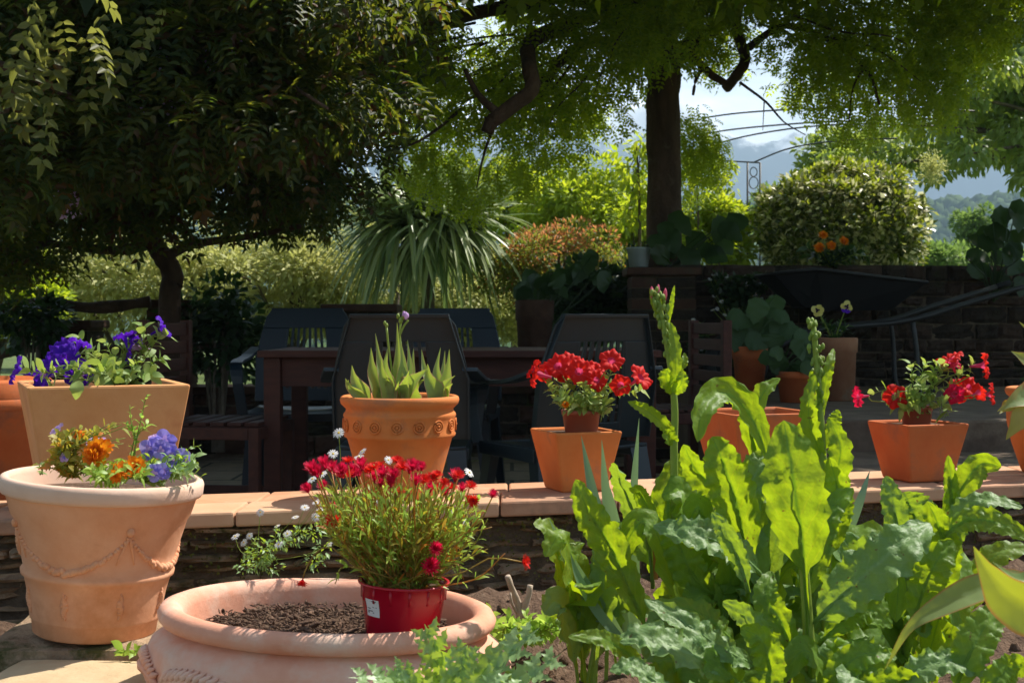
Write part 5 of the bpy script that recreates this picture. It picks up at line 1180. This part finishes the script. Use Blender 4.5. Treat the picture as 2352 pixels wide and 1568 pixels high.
small_plant('marigold_plant', 'orange-flowered bedding plant in the middle of the garlanded pot', (235, 1102), DG-.06,
    [[(220+i*14+rs_(-6,6), 1082, -.03), (205+i*16, 1062+rs_(-8,8), rs_(-.05,.0))] for i in range(9)]+[[(215+i*18, 1095, -.05), (212+i*18, 1080+rs_(-8,8), -.07)] for i in range(7)], .02, 'weed', (6, 9), .3,
    flowers=[(ORA[0],226,1040,(0,-.9,.3),.029,-.02),(ORA[0],216,1050,(-.5,-.8,.1),.02,-.03),(ORA[0],236,1030,(.4,-.6,.6),.02,0),(ORA[0],272,1083,(-.3,-.8,.3),.018,-.04),(ORA[0],290,1080,(.2,-.8,.4),.019,-.05),(ORA[0],310,1073,(.3,-.8,.5),.022,-.03),(ORA[0],268,1093,(0,-1,.1),.014,-.06)], cat='flowering plant')
small_plant('pansy_plant', 'blue pansies leaning over the right rim of the garlanded pot', (335, 1105), DG-.04,
    [[(340+i*10+rs_(-5,5), 1075, -.02), (325+i*16, 1050+rs_(-10,15), rs_(-.05,.03))] for i in range(9)]+[[(340+i*14, 1090, -.03), (345+i*15, 1075+rs_(-8,8), -.05)] for i in range(7)]+[[(400,1060,0),(430,1032,0),(462,1022,0)],[(410,1075,0),(440,1060,0),(452,1065,0)],[(400,1080,0),(440,1085,0),(465,1100,0)],[(330,1070,0),(320,1050,0)]], .019, 'poppy', (6, 9), .35,
    flowers=[(PAN_B[0],345,1032,(-.3,-.9,.3),.024,0),(PAN_B[0],358,1022,(0,-.7,.6),.021,.01),(PAN_B[0],378,1013,(.2,-.8,.5),.024,.02),(PAN_L[0],360,1008,(0,-.6,.8),.018,.03),(PAN_B[0],370,1030,(.3,-1,0),.018,-.02),(PAN_B[0],400,1052,(.2,-.8,.6),.026,-.01),(PAN_B[0],420,1058,(.5,-.7,.5),.024,0),(PAN_B[0],392,1045,(-.1,-.9,.4),.02,-.01),(PAN_B[0],355,1085,(0,-1,.3),.018,-.06),(PAN_B[0],375,1083,(.3,-.9,.3),.016,-.05)], cat='flowering plant')
small_plant('dry_stem', 'tall straggly half-dry stem rising from the middle of the garlanded pot', (302, 1090), DG,
    [[(308,1050,0),(312,1010,0),(305,990,0),(300,960,0),(298,930,0)],[(310,1030,0),(315,1000,0),(325,960,0),(332,925,0),(338,905,0)],[(315,1005,0),(330,985,0),(338,972,0)],[(310,1000,0),(298,985,0),(290,970,0)]], .016, 'weed', (8, 12), .3)
small_plant('seedling', 'tiny dark-tipped seedling at the left inner rim of the garlanded pot', (105, 1090), DG, [[(95,1075,0),(82,1062,0)],[(98,1080,0),(96,1062,0)]], .012, 'poppy', (4, 5), .4)

# ---- red cushion plant in the plastic pot
c = np.array([-.188, 2.13, .44]); g = wroot('cushion_plant', c, 'dense orange-green cushion plant covered in crimson ray flowers in the crimson plastic pot', 'flowering plant')
heads = [(720,1075,1.1),(735,1095,1.2),(748,1075,1.3),(745,1110,1.),(768,1085,1.1),(788,1078,1.2),(800,1068,1.1),(812,1085,1.3),(825,1092,1.2),(842,1070,1.),(850,1085,1.2),(862,1095,1.2),(872,1075,1.),(885,1070,.9),(898,1108,1.2),(915,1122,1.1),(905,1085,1.),(925,1075,1.1),(940,1088,1.2),(955,1100,1.1),(968,1082,1.),(975,1100,1.2),(990,1090,1.1),(988,1130,1.1),(1003,1090,1.),(1010,1108,1.),(1022,1125,.9),(1035,1108,1.),(1045,1100,1.1),(1052,1098,1.),(1060,1130,.9),(1080,1112,.9),(1088,1150,.9),(1075,1145,.7),(1130,1142,.9),(770,1165,1.),(768,1195,1.4),(708,1130,1.),(832,1068,1.1),(858,1066,1.),(912,1066,1.),(948,1072,1.),(780,1098,1.),(795,1095,1.2),(730,1085,1.1),(875,1108,.7),(1000,1262,1.2),(988,1302,1.3),(695,1331,1.1),(1200,1290,1.1),(1020,1095,.8),(960,1085,1.),(878,1090,1.),(760,1072,.9),(1040,1120,.8)]
sm, lv, orl = MB(), MB(), MB()
for i, (u, v, s) in enumerate(heads):
    D_ = 2.13+(rnd.uniform(-.12, .10) if v < 1240 else -.10); p_ = P(u, v, D_); b = c+np.array([rnd.uniform(-.05, .05), rnd.uniform(-.04, .04), 0])
    if (u, v) == (695, 1331): pts = [b, P(770, 1260, D_), P(730, 1265, D_), P(705, 1300, D_), p_]; dn = (-.1, -.3, -.9)
    elif u == 1200: pts = [b, P(1040, 1320, D_), P(1080, 1305, D_), P(1130, 1280, D_), p_]; dn = (.9, -.3, .1)
    elif v > 1240: pts = [b, (b+p_)/2+np.array([.01, 0, .01]), p_]; dn = (.1, -.8, .3)
    else:
        mid = b*.5+p_*.5; mid[0] += (p_[0]-b[0])*.18; pts = [b, mid, p_]; dn = ((p_[0]-c[0])*1.5, rnd.uniform(-.7, -.1), .8) if v < 1150 else (-.2, -.9, .2)
    sm.tube(catmull(pts, 8), [.0012]*8, 5); inst(g, rnd.choice(MES), p_+np.array([0, 0, rnd.uniform(-.012, .004)])*(v < 1130), nrm(dn), .0118*s*rnd.uniform(.85, 1.15))
for i in range(250):
    u = rnd.uniform(715, 1115); t = (u-915)/195; v = 1095+30*t*t+abs(rnd.gauss(0, 60)); D_ = 2.13+rnd.uniform(-.13, .12); p_ = P(u, v, D_); b = c+np.array([rnd.uniform(-.05, .05), rnd.uniform(-.045, .045), 0])
    mid = b*.5+p_*.5; mid[0] += (p_[0]-b[0])*.16; pts = [b, mid, p_]
    leafy(lv if rnd.random() < .62 else orl, pts, .023, rnd.randint(11, 15), sm, .0008, .26, 'lance', 1.1, 4, 2)
for (u0, v0, u1, v1) in ((1040,1240,1130,1210),(1060,1260,1085,1200),(1050,1250,1115,1170),(1040,1290,1065,1330),(1060,1290,1120,1260),(1030,1260,1080,1235),(1090,1330,1160,1270),(800,1300,770,1340),(1020,1300,1065,1320),(1080,1260,1120,1190)):
    b = c+np.array([.04, -.02, 0]); leafy(lv, [b, P(u0, v0, 2.05), P(u1, v1, 2.03)], .022, 9, sm, .0015, .26, 'lance', 1., 5, 2)
lv.build('leaves', M['weed'], g, smooth=True); orl.build('leaves', M['fine'], g); sm.build('stems', M['stem_red'], g)

# ---- daisies
def daisies(label, base, D, heads, leaves=0, reg=None, s=.011, lmat='poppy', zoff=0, L=.016, lform=LS):
    c = P(*base, D); g = wroot('daisy_clump', c, label, 'flowering plant'); sm = MB()
    for (u, v) in heads:
        p_ = P(u, v, D+rnd.uniform(-.05, .02)); sm.tube(catmull([c, c*.4+p_*.6+np.array([rnd.uniform(-.02, .02), 0, -.01]), p_], 7), [.0007*max(1, D/3)]*7, 4)
        inst(g, DAI[0], p_, nrm((rnd.uniform(-.5, .5), rnd.uniform(-.9, -.2), rnd.uniform(.3, 1))), s*rnd.uniform(.8, 1.2), 'daisy_flower')
    sm.build('stems', M['stem'], g)
    if leaves: foliage('leaves', lform, [P(u, v, D+rnd.uniform(-.03, .03)) for u, v, r in reg], [r/FPX*D for u, v, r in reg], leaves, L*.6, L*1.2, M[lmat], g, droop=.2)
    return g
daisies('small white daisies growing out of the mossy wall face left of the crimson flowers', (590, 1290), 3.02,
        [(540,1232),(573,1230),(598,1176),(637,1207),(678,1187),(727,1153),(735,1170),(735,1152),(725,1187),(640,1250),(660,1225),(757,1249),(700,1165),(560,1245)], 420, [(600,1265,30),(640,1240,25),(590,1285,28),(680,1230,22),(560,1300,18),(625,1300,22),(720,1220,20),(720,1290,20),(740,1260,18)], .0105)
daisies('long-stemmed white daisies standing among the crimson flowers', (765, 1150), 2.45, [(778,994),(832,1037),(824,1049),(892,1056),(740,1088),(718,1100),(1078,1085),(765,1042),(857,1152),(1048,1174),(1070,1200)], 0, None, .011)
daisies('scattered small white daisies over the high wall left of the wheelbarrow', (1690, 760), 8.25, [(rnd.uniform(1630, 1760), rnd.uniform(625, 740)) for q in range(24)]+[(1592,735),(1588,770),(1612,800),(1598,745),(1680,800),(1700,862),(1560,880)], 900, [(1650,650,22),(1700,660,25),(1740,650,20),(1680,690,24),(1720,700,20),(1600,800,16),(1610,760,14)], .018, 'darkleaf', L=.05, lform=LW)
daisies('few tiny white daisies on the shaded wall face under the table', (600, 1080), 7.9, [(568,1066),(610,1000),(1320,1090),(1350,1040)], 0, None, .02)

# ---- docks / chard: big crinkled leaves
DK = {}
def dock(key, x, y, label): DK[key] = wroot('dock_plant', (x, y, .19), label, 'leafy plant')
dock('a', .16, 2.35, 'left-hand dock plant with upright yellow-green leaves beside the iris blades')
dock('b', .36, 2.22, 'tallest dock plant in the middle with large glowing leaves and a thick pale stem')
dock('c', .72, 2.3, 'right-hand dock plant with grey-green puckered leaves below the right square pot')
dock('d', .40, 1.95, 'lower dock clump of broad crinkled leaves at the bottom middle')
dock('e', .78, 1.85, 'dock leaves at the bottom right corner over the soil')
def lf(key, pts, w, mat='dock', face=(-.4, -1, -.05), **k):
    q = [P(*p) for p in pts]; D_ = np.mean([p[2] for p in pts]); mb = MB()
    kw = dict(fold=.10, ruf=.15, rf=rnd.uniform(5, 9), nt=46, ns=12, wav=.075, stem=.0035, puck=.27); kw.update(k); w *= .88
    blade(mb, q, w/FPX*D_, 'dock', face=nrm(np.array(face)+rdir(1)[0]*.12), **kw)
    # fleshy midrib on the back
    c_ = catmull(q, 10); mb.tube(c_[:8]+np.array([0, .0022, -.001]), [.0042*(1-.1*i) for i in range(8)], 6)
    return mb.build('leaf', M[mat], DK[key])
lf('b', [(1862,1600,2.0),(1856,1450,2.0),(1845,1262,1.98),(1822,1100,1.97),(1800,965,2.0)], 82, p0=.44, fold=.04, ruf=.08)
lf('b', [(1720,1400,2.15),(1712,1260,2.15),(1690,1150,2.14),(1660,1060,2.14),(1636,1002,2.16)], 62, p0=.2, fold=.10)
lf('b', [(1790,1300,2.2),(1770,1100,2.2),(1745,1000,2.2),(1700,925,2.19),(1650,903,2.16),(1612,945,2.12),(1602,1015,2.1)], 40, p0=.25, fold=.5, ruf=.1, face=(.2,-1,.6))
lf('b', [(1760,1120,2.25),(1730,1010,2.24),(1728,960,2.23),(1755,900,2.23),(1792,868,2.24)], 32, p0=.1, fold=.3, twist=.8)
lf('b', [(1720,1300,2.2),(1700,1180,2.2),(1740,1080,2.2),(1775,1040,2.22)], 50, 'dock_pale', p0=.1)
lf('a', [(1500,1480,2.2),(1450,1360,2.2),(1400,1250,2.2),(1350,1170,2.2),(1322,1100,2.22)], 50, p0=.12, fold=.10)
lf('a', [(1500,1350,2.3),(1490,1250,2.3),(1450,1160,2.3),(1425,1100,2.28),(1410,1062,2.25)], 36, 'dock_pale', p0=.2, twist=.5)
lf('a', [(1550,1350,2.3),(1540,1240,2.3),(1535,1140,2.3),(1560,1040,2.32)], 48, p0=.1, fold=.15)
lf('a', [(1560,1300,2.28),(1500,1190,2.28),(1470,1130,2.27),(1445,1120,2.25)], 22, p0=.1, fold=.4)
lf('b', [(1750,1320,2.1),(1690,1265,2.08),(1600,1225,2.06),(1500,1205,2.1)], 56, 'dock_pale', face=(0,-.8,.7), p0=.08)
lf('b', [(1720,1360,2.05),(1700,1290,2.05),(1665,1220,2.04),(1635,1175,2.05)], 28, 'dock_pale', p0=.1)
lf('b', [(1840,1400,2.1),(1870,1290,2.1),(1900,1180,2.12),(1960,1120,2.14)], 42, p0=.1)
lf('b', [(1900,1300,2.12),(1920,1200,2.14),(1925,1130,2.15),(1905,1050,2.15)], 40, p0=.1, fold=.25)
lf('b', [(1690,1400,2.2),(1600,1330,2.2),(1560,1250,2.2),(1530,1190,2.2)], 50, p0=.1)
lf('b', [(1690,1230,2.25),(1650,1130,2.25),(1600,1080,2.25),(1570,1020,2.24)], 40, p0=.1, fold=.2)
lf('b', [(1830,1250,2.25),(1800,1120,2.25),(1830,1020,2.25),(1870,960,2.25)], 36, 'dock', p0=.15, fold=.2)
lf('c', [(1870,1430,2.0),(1930,1370,1.98),(2010,1300,1.97),(2080,1240,1.98),(2135,1200,2.02)], 76, 'dock_pale', face=(-.3,-.8,.6), p0=.06, ruf=.2)
lf('c', [(2120,1450,2.2),(2140,1320,2.2),(2170,1200,2.2),(2215,1110,2.2),(2255,1065,2.2),(2300,1072,2.2)], 36, p0=.4, fold=.25)
lf('c', [(2180,1250,2.2),(2190,1180,2.2),(2185,1110,2.2),(2178,1045,2.2)], 20, p0=.2, fold=.3)
lf('c', [(2090,1360,2.2),(2070,1240,2.2),(2050,1150,2.2),(2035,1092,2.22)], 32, 'dock_pale', p0=.15)
lf('c', [(2110,1330,2.25),(2110,1220,2.25),(2090,1160,2.25),(2075,1130,2.25)], 60, 'dock_pale', p0=.1)
lf('c', [(2180,1300,2.15),(2200,1200,2.15),(2260,1150,2.14),(2350,1165,2.12)], 38, 'dock_pale', face=(0,-.6,.8), p0=.08)
lf('c', [(2170,1230,2.1),(2220,1195,2.1),(2290,1200,2.08),(2370,1240,2.05)], 36, p0=.1, face=(0,-.9,.5))
lf('c', [(2160,1420,2.15),(2170,1300,2.15),(2160,1220,2.15),(2130,1150,2.15)], 46, 'dock', p0=.1, fold=.3)
lf('c', [(2090,1450,2.1),(2120,1360,2.1),(2150,1290,2.1),(2190,1240,2.12)], 48, 'dock', p0=.1, fold=.3)
lf('d', [(1720,1600,1.95),(1640,1530,1.92),(1560,1490,1.9),(1480,1460,1.9),(1420,1470,1.9)], 58, 'dock_pale', face=(0,-.6,.9), p0=.05, ruf=.2)
lf('d', [(1500,1560,1.9),(1440,1500,1.9),(1380,1465,1.88),(1305,1462,1.86)], 26, face=(0,-.9,.5), p0=.05)
lf('d', [(1740,1530,1.98),(1660,1490,1.95),(1590,1440,1.94),(1480,1375,1.96)], 44, 'dock_pale', face=(.1,-.7,.8), p0=.05, ruf=.2)
lf('d', [(1690,1480,2.05),(1650,1440,2.04),(1590,1400,2.04),(1480,1385,2.05)], 38, 'dock', face=(.1,-.7,.8), p0=.05)
lf('d', [(1800,1560,1.95),(1760,1490,1.95),(1720,1420,1.96),(1660,1380,1.98)], 40, 'dock_pale', p0=.05, ruf=.2)
lf('d', [(1760,1600,1.9),(1770,1540,1.9),(1750,1470,1.9),(1700,1440,1.92)], 42, 'dock', p0=.05, ruf=.2)
lf('d', [(1560,1600,1.85),(1500,1560,1.84),(1450,1530,1.84),(1400,1540,1.84)], 34, 'dock_pale', p0=.05, face=(0,-.5,.9))
lf('d', [(1900,1600,1.9),(1930,1540,1.9),(1990,1500,1.9),(2060,1510,1.9)], 40, 'dock', p0=.05, face=(0,-.7,.7))
lf('d', [(1880,1480,2.0),(1940,1420,2.0),(2000,1400,2.0),(2050,1440,2.0)], 40, 'dock', p0=.1, face=(0,-.9,.5))
lf('d', [(1830,1540,2.0),(1800,1440,2.0),(1760,1370,2.02),(1770,1310,2.05)], 38, 'dock', p0=.1, fold=.2)
lf('e', [(2180,1620,1.8),(2220,1520,1.8),(2260,1440,1.82),(2310,1385,1.85)], 50, p0=.15, fold=.15)
lf('e', [(2060,1600,1.8),(2110,1540,1.8),(2190,1520,1.8),(2290,1560,1.8)], 44, 'dock_pale', face=(0,-.6,.9), p0=.05, ruf=.2)
lf('e', [(2250,1620,1.78),(2290,1560,1.78),(2330,1530,1.8),(2380,1540,1.8)], 40, 'dock', p0=.05)
lf('e', [(1960,1620,1.8),(2020,1570,1.8),(2080,1560,1.8),(2130,1590,1.8)], 36, 'dock', p0=.05)
# more leaves of each rosette, arching out from the root
def rosette(key, x, y, n, h0, h1, r0, r1, w0, w1, a0=0, a1=6.28):
    for i in range(n):
        a = a0+(a1-a0)*rnd.random(); h = rnd.uniform(h0, h1); r = rnd.uniform(r0, r1); d = np.array([cos(a), sin(a)*.8, 0]); b = np.array([x+rnd.uniform(-.04, .04), y+rnd.uniform(-.04, .04), .2])
        pts = [b, b+d*r*.25+np.array([0, 0, h*.55]), b+d*r*.6+np.array([0, 0, h*.95]), b+d*r+np.array([0, 0, h*rnd.uniform(.6, 1.05)])]; mb = MB()
        face = nrm(np.array([-d[0]*.3, -d[1]*.3, .5])+np.array([0, -.5, 0])); w_ = rnd.uniform(w0, w1)
        blade(mb, pts, w_, 'dock', face=face, fold=rnd.uniform(.05, .3), ruf=.2, rf=rnd.uniform(5, 9), nt=34, ns=10, p0=.22, wav=.09, stem=.0035, puck=.22, twist=rnd.uniform(-.5, .5))
        mb.build('leaf', M['dock'] if rnd.random() < .6 else M['dock_pale'], DK[key])
rosette('a', .16, 2.36, 14, .10, .32, .04, .16, .022, .034)
rosette('b', .36, 2.24, 24, .12, .40, .05, .22, .026, .042)
rosette('b', .50, 2.28, 14, .12, .34, .05, .20, .026, .042)
rosette('c', .70, 2.32, 18, .08, .28, .05, .20, .024, .040)
rosette('d', .32, 1.98, 20, .05, .18, .05, .18, .024, .036)
rosette('d', .50, 1.98, 18, .05, .19, .05, .18, .024, .036)
rosette('e', .68, 1.9, 12, .03, .12, .05, .16, .022, .034)
# flower stalks with clasping leaves and bud clusters
def stalk(key, pts, r, tip, leaves):
    mb = MB(); q = catmull([P(*p) for p in pts], 26); mb.tube(q, [r*(1-.45*i/25) for i in range(26)], 10); st_ = mb.build('flower_stalk', M['stem'], DK[key])
    bd = MB(); i0 = int(26*tip)
    for i in range(i0, 26):
        rr = .006+.006*sin(pi*(i-i0)/(26-i0)*.9)
        for k in range(9):
            a = rnd.uniform(0, 6.28); o = q[i]+np.array([cos(a)*rr, sin(a)*rr, rnd.uniform(-.006, .006)])*rnd.uniform(.4, 1.1); s = rnd.uniform(.0022, .0045); bd.blob(o, s, s, s*1.7, 6, 4)
    bd.build('buds', M['stem'], st_)
    for lp, w in leaves:
        mb = MB(); D_ = lp[0][2]; blade(mb, [P(*p) for p in lp], w/FPX*D_, 'dock', face=nrm(np.array([0, -1, .2])+rdir(1)[0]*.3), fold=.25, ruf=.28, rf=6, nt=26, ns=8, wav=.14, puck=.25); mb.build('leaf', M['dock'], DK[key])
stalk('a', [(1560,1450,2.3),(1552,1250,2.3),(1548,1040,2.3),(1550,950,2.3),(1545,880,2.3),(1532,790,2.3),(1518,720,2.3),(1508,672,2.3)], .0078, .66,
      [([(1550,905,2.3),(1530,870,2.28),(1535,845,2.27)], 18), ([(1548,900,2.3),(1565,880,2.27),(1568,850,2.27)], 16), ([(1545,900,2.28),(1552,840,2.27),(1548,780,2.28),(1540,740,2.29)], 14), ([(1542,860,2.3),(1570,835,2.3),(1572,810,2.31)], 9), ([(1552,1010,2.3),(1525,975,2.28),(1480,940,2.26),(1442,922,2.25)], 15), ([(1552,1020,2.3),(1535,1000,2.28),(1520,1000,2.27)], 16), ([(1520,740,2.3),(1500,700,2.3),(1492,662,2.3)], 5), ([(1535,740,2.3),(1542,700,2.3),(1549,655,2.3)], 6), ([(1518,700,2.3),(1513,680,2.3),(1511,655,2.3)], 4.5)])
for (u, v) in ((1497, 672), (1512, 668), (1528, 676)):
    mb = MB(); p_ = P(u, v, 2.3); mb.blob(p_, .0035, .0035, .011, 8, 6, .1); mb.build('pink_bud', M['pink_petal'], DK['a'])
stalk('b', [(1890,1600,2.2),(1898,1400,2.2),(1897,1200,2.2),(1890,1050,2.2),(1884,950,2.2),(1878,860,2.2),(1868,745,2.2)], .0085, .70,
      [([(1892,1060,2.2),(1862,980,2.18),(1858,920,2.17),(1872,860,2.18)], 20), ([(1886,960,2.2),(1895,880,2.2),(1905,835,2.2),(1915,800,2.22)], 13), ([(1892,1180,2.2),(1915,1110,2.18),(1930,1030,2.17),(1905,960,2.18)], 30), ([(1893,1030,2.2),(1915,970,2.2),(1925,940,2.2)], 16), ([(1885,960,2.2),(1870,900,2.19),(1862,850,2.18)], 14), ([(1893,1250,2.2),(1880,1150,2.18),(1870,1080,2.17)], 22)])
lfm = MB(); blade(lfm, [P(1506,1330,2.28),P(1508,1250,2.28),P(1503,1190,2.28)], 9/FPX*2.28, 'lance', fold=.4, nt=10, ns=4); lfm.build('leaf', surf('dry_leaf', (.42,.15,.04), (.55,.25,.08), 30, .8, .4, .004), DK['a'])['label'] = 'dry rust-brown leaf'
# thick pale stem of the big leaf
mb = MB(); mb.tube(catmull([P(1868,1620,2.01),P(1860,1500,2.01),P(1850,1350,2.0),P(1842,1240,1.99)], 14), [.0105-.0003*i for i in range(14)], 12); mb.build('leaf_stalk', M['stem'], DK['b'])

# iris blades
def irisp(label, base, D, leaves, name='iris_plant'):
    c = P(*base, D); c[2] = .2; g = wroot(name, c, label, 'plant')
    for pts, w in leaves:
        mb = MB(); blade(mb, [P(*p) for p in pts], w/FPX*D, 'iris', face=nrm((rnd.uniform(-.5, .5), -1, .1)), fold=.12, ruf=.02, rf=1, nt=18, ns=4, wav=.02, stem=.001); mb.build('leaf', M['iris'], g)
irisp('blue-green iris fan with long pointed blades in front of the middle square pot', (1430, 1450), 2.4,
      [([(1445,1500,2.4),(1400,1300,2.4),(1365,1150,2.4),(1335,1000,2.4)], 19), ([(1455,1500,2.42),(1425,1300,2.42),(1395,1150,2.42),(1382,1010,2.42)], 16), ([(1462,1500,2.4),(1458,1350,2.4),(1455,1150,2.4),(1468,960,2.4)], 14), ([(1440,1500,2.35),(1390,1420,2.33),(1320,1310,2.32),(1262,1192,2.32)], 21), ([(1470,1480,2.44),(1440,1330,2.44),(1415,1200,2.44),(1402,1120,2.44)], 14), ([(1435,1480,2.3),(1370,1400,2.3),(1330,1330,2.3),(1310,1270,2.3)], 12)])
irisp('single slim blue-green blade rising between the docks at right', (1955, 1250), 2.5, [([(1925,1320,2.5),(1945,1230,2.5),(1975,1150,2.5),(1998,1080,2.52)], 13)], 'iris_leaf')
# lobed grey-green poppy leaves at the bottom
def lobed(mb, pts, w, face, nl=5):
    c_ = catmull(pts, 30)
    def at(t): i = min(28, int(t*29)); return c_[i], nrm(c_[i+1]-c_[i])
    blade(mb, pts, w*.22, 'lance', face=face, fold=.1, nt=14, ns=2, ruf=0)
    for k in range(nl):
        t = .18+.7*k/(nl-1); o, T = at(t); sd_ = nrm(np.cross(T, face)); l = w*(1-.55*t)*rnd.uniform(.85, 1.1)
        for s in (-1, 1):
            e = o+(sd_*s*.85+T*.75)*l; mid = o+(sd_*s*.8+T*.4)*l*.5+nrm(face)*l*.08
            blade(mb, [o-T*l*.15, mid, e], l*.33, 'lance', face=face, fold=.12, ruf=.2, rf=2.5, nt=14, ns=4, wav=.42, puck=.2)
pp = wroot('poppy_plant', (-.08, 1.72, .2), 'poppy plant with jagged grey-green lobed leaves in front of the bowl', 'leafy plant')
for pts, w, f_ in [([(1000,1640,1.75),(1010,1560,1.74),(1000,1490,1.72),(975,1432,1.72)], 50, (0,-1,.2)), ([(1060,1640,1.75),(1110,1560,1.72),(1170,1500,1.7),(1240,1440,1.7)], 62, (-.2,-.6,.8)), ([(1080,1640,1.7),(1150,1590,1.68),(1220,1550,1.66),(1290,1500,1.66)], 50, (0,-.6,.8)), ([(980,1650,1.7),(930,1600,1.68),(880,1560,1.66),(800,1555,1.64)], 48, (.1,-.6,.8)), ([(1030,1650,1.72),(1050,1580,1.7),(1060,1520,1.7),(1075,1480,1.7)], 46, (.1,-.9,.4)), ([(1060,1660,1.66),(1090,1600,1.64),(1140,1570,1.62),(1200,1580,1.62)], 44, (0,-.5,.9)), ([(950,1650,1.68),(960,1590,1.67),(940,1550,1.66),(900,1530,1.66)], 36, (0,-.9,.4))]:
    mb = MB(); lobed(mb, [P(*p) for p in pts], w/FPX*1.7*1.5, nrm(f_)); mb.build('leaf', M['poppy'], pp)
# pruned woody stump and little green plant
g = wroot('pruned_shrub', P(1195, 1410, 2.72), 'pruned woody shrub stump with two pale cut stems on the soil', 'plant'); mb = MB()
for pts, r in (([(1195,1420,2.72),(1188,1380,2.72),(1175,1350,2.71),(1166,1322,2.7)], .0075), ([(1198,1420,2.72),(1205,1390,2.72),(1214,1365,2.72),(1218,1343,2.72)], .0075), ([(1190,1410,2.72),(1176,1385,2.7),(1172,1360,2.7)], .003)):
    mb = MB(); mb.tube(catmull([P(*p) for p in pts], 8), [r*(1.15-.05*i) for i in range(8)], 8, jit=.1); mb.build('cut_stem', M['twig'], g)
small_plant('ground_plant', 'low bright green leafy plant around the pruned stump on the soil', (1210, 1470), 2.5,
    [[(1140+i*7, 1440, rs_(-.08,.08)), (1125+i*8+rs_(-8,8), 1415+rs_(-20,80), rs_(-.12,.1))] for i in range(24)], .022, 'weed', (10, 14), .38)
small_plant('ground_plant', 'little green weed at the foot of the wall beside the iris blades', (1330, 1370), 2.95, [[(1320+i*8, 1350, 0), (1310+i*11, 1335+rs_(-8,20), 0)] for i in range(5)], .016, 'weed', (6, 9), .4)
small_plant('ground_plant', 'small green leaves on the stone block between the garlanded pot and the bowl', (300, 1500), 2.36, [[(290,1495,0),(275,1490,-.02)],[(310,1495,0),(325,1488,-.02)]], .022, 'weed', (4, 5), .5)
small_plant('ground_plant', 'small daisies and leaves on the soil at the right between the docks', (2215, 1380), 2.45, [[(2190+i*14, 1340, 0), (2180+i*16, 1320+rs_(-15,20), 0)] for i in range(5)], .02, 'weed', (5, 8), .4,
    flowers=[(DAI[0],2208,1314,(0,-.8,.5),.009,0),(DAI[0],1975,1220,(0,-.8,.5),.01,0)])
# big smooth leaves at the right edge
bk_ = wroot('broad_leaf_plant', P(2420, 1560, 1.45), 'smooth yellow-edged broad leaves sweeping in from the lower right corner', 'leafy plant')
for pts, w, f_, tw in [([(2440,1400,1.5),(2352,1345,1.5),(2260,1352,1.5),(2160,1395,1.5),(2090,1440,1.5),(2033,1535,1.5)], 40, (0,-.55,.85), .3), ([(2470,1440,1.42),(2390,1410,1.42),(2320,1370,1.42),(2268,1310,1.42),(2236,1254,1.42)], 60, (-.3,-1,-.1), .1), ([(2450,1340,1.5),(2400,1330,1.5),(2340,1330,1.5),(2280,1290,1.48)], 30, (0,-.6,.8), .3)]:
    mb = MB(); blade(mb, [P(*p) for p in pts], w/FPX*1.47, 'tulip', face=nrm(f_), fold=.3, ruf=.06, rf=1.5, nt=30, ns=8, twist=tw, wav=.03); mb.build('leaf', M['edge_leaf'], bk_)
# leaves of the plant in the urn
uu = wroot('tulip_plant', ((2402-1176)/FPX*ud, ud, CT+.24), 'tulip-like plant with a wide drooping yellow-green leaf in the urn at the right edge', 'plant')
for pts, w, f_ in [([(2400,868,ud),(2375,840,ud-.02),(2345,820,ud-.03),(2322,806,ud-.03)], 22, (.2,-1,.4)), ([(2400,868,ud),(2390,820,ud),(2370,770,ud),(2340,738,ud)], 18, (.3,-1,.1)), ([(2410,868,ud-.05),(2370,900,ud-.14),(2330,920,ud-.2),(2290,945,ud-.22)], 30, (-.1,-1,.2)), ([(2420,868,ud-.05),(2390,910,ud-.14),(2345,960,ud-.2),(2310,1010,ud-.2)], 50, (-.1,-1,.2)), ([(2400,868,ud),(2420,800,ud),(2440,760,ud)], 18, (0,-1,0)), ([(2330,925,ud-.2),(2310,935,ud-.2),(2295,950,ud-.22)], 14, (0,-1,.3))]:
    mb = MB(); blade(mb, [P(*p) for p in pts], w/FPX*ud, 'tulip', face=nrm(f_), fold=.25, ruf=.06, rf=1.5, nt=16, ns=6, wav=.03); mb.build('leaf', M['edge_leaf'], uu)
# pansies in the tall shaded pot, marigolds on the high wall
small_plant('pansy_plant', 'two cream and purple pansies on thin stems in the tall pale shaded pot', (1915, 785), 6.85, [[(1900,760,0),(1885,730,0)],[(1925,760,0),(1935,730,0)],[(1910,760,0),(1905,740,0)],[(1930,765,0),(1950,745,0)]], .06, 'shadeleaf', (7, 9), .3,
    flowers=[(PAN_Y[0],1878,713,(-.1,-1,.1),.034,-.05),(PAN_Y[1],1944,705,(.1,-1,.1),.034,-.05)], cat='flowering plant', r=.004)
small_plant('marigold_plant', 'orange marigolds in dark foliage on top of the high wall before the round bush', (1905, 612), 8.5, [[(1905+rs_(-40,50), 590, rs_(-.1,.1)), (1850+i*12, 575+rs_(-15,15), rs_(-.1,.1))] for i in range(14)], .07, 'darkleaf', (8, 12), .3,
    flowers=[(ORA[0],1890,542,(0,-.8,.5),.034,0),(ORA[0],1937,556,(.2,-.8,.5),.036,0),(ORA[0],1882,570,(-.2,-.9,.3),.038,-.05),(ORA[0],1908,566,(.1,-.9,.4),.036,-.04)], cat='flowering plant', r=.005)
small_plant('pot_herb', 'sparse low leaves growing in the pale grey pot on the wall', (1467, 582), 8.5, [[(1450+i*9, 575, 0), (1440+i*13, 560+rs_(-6,6), 0)] for i in range(5)], .05, 'shadeleaf', (6, 8), .3, r=.004)
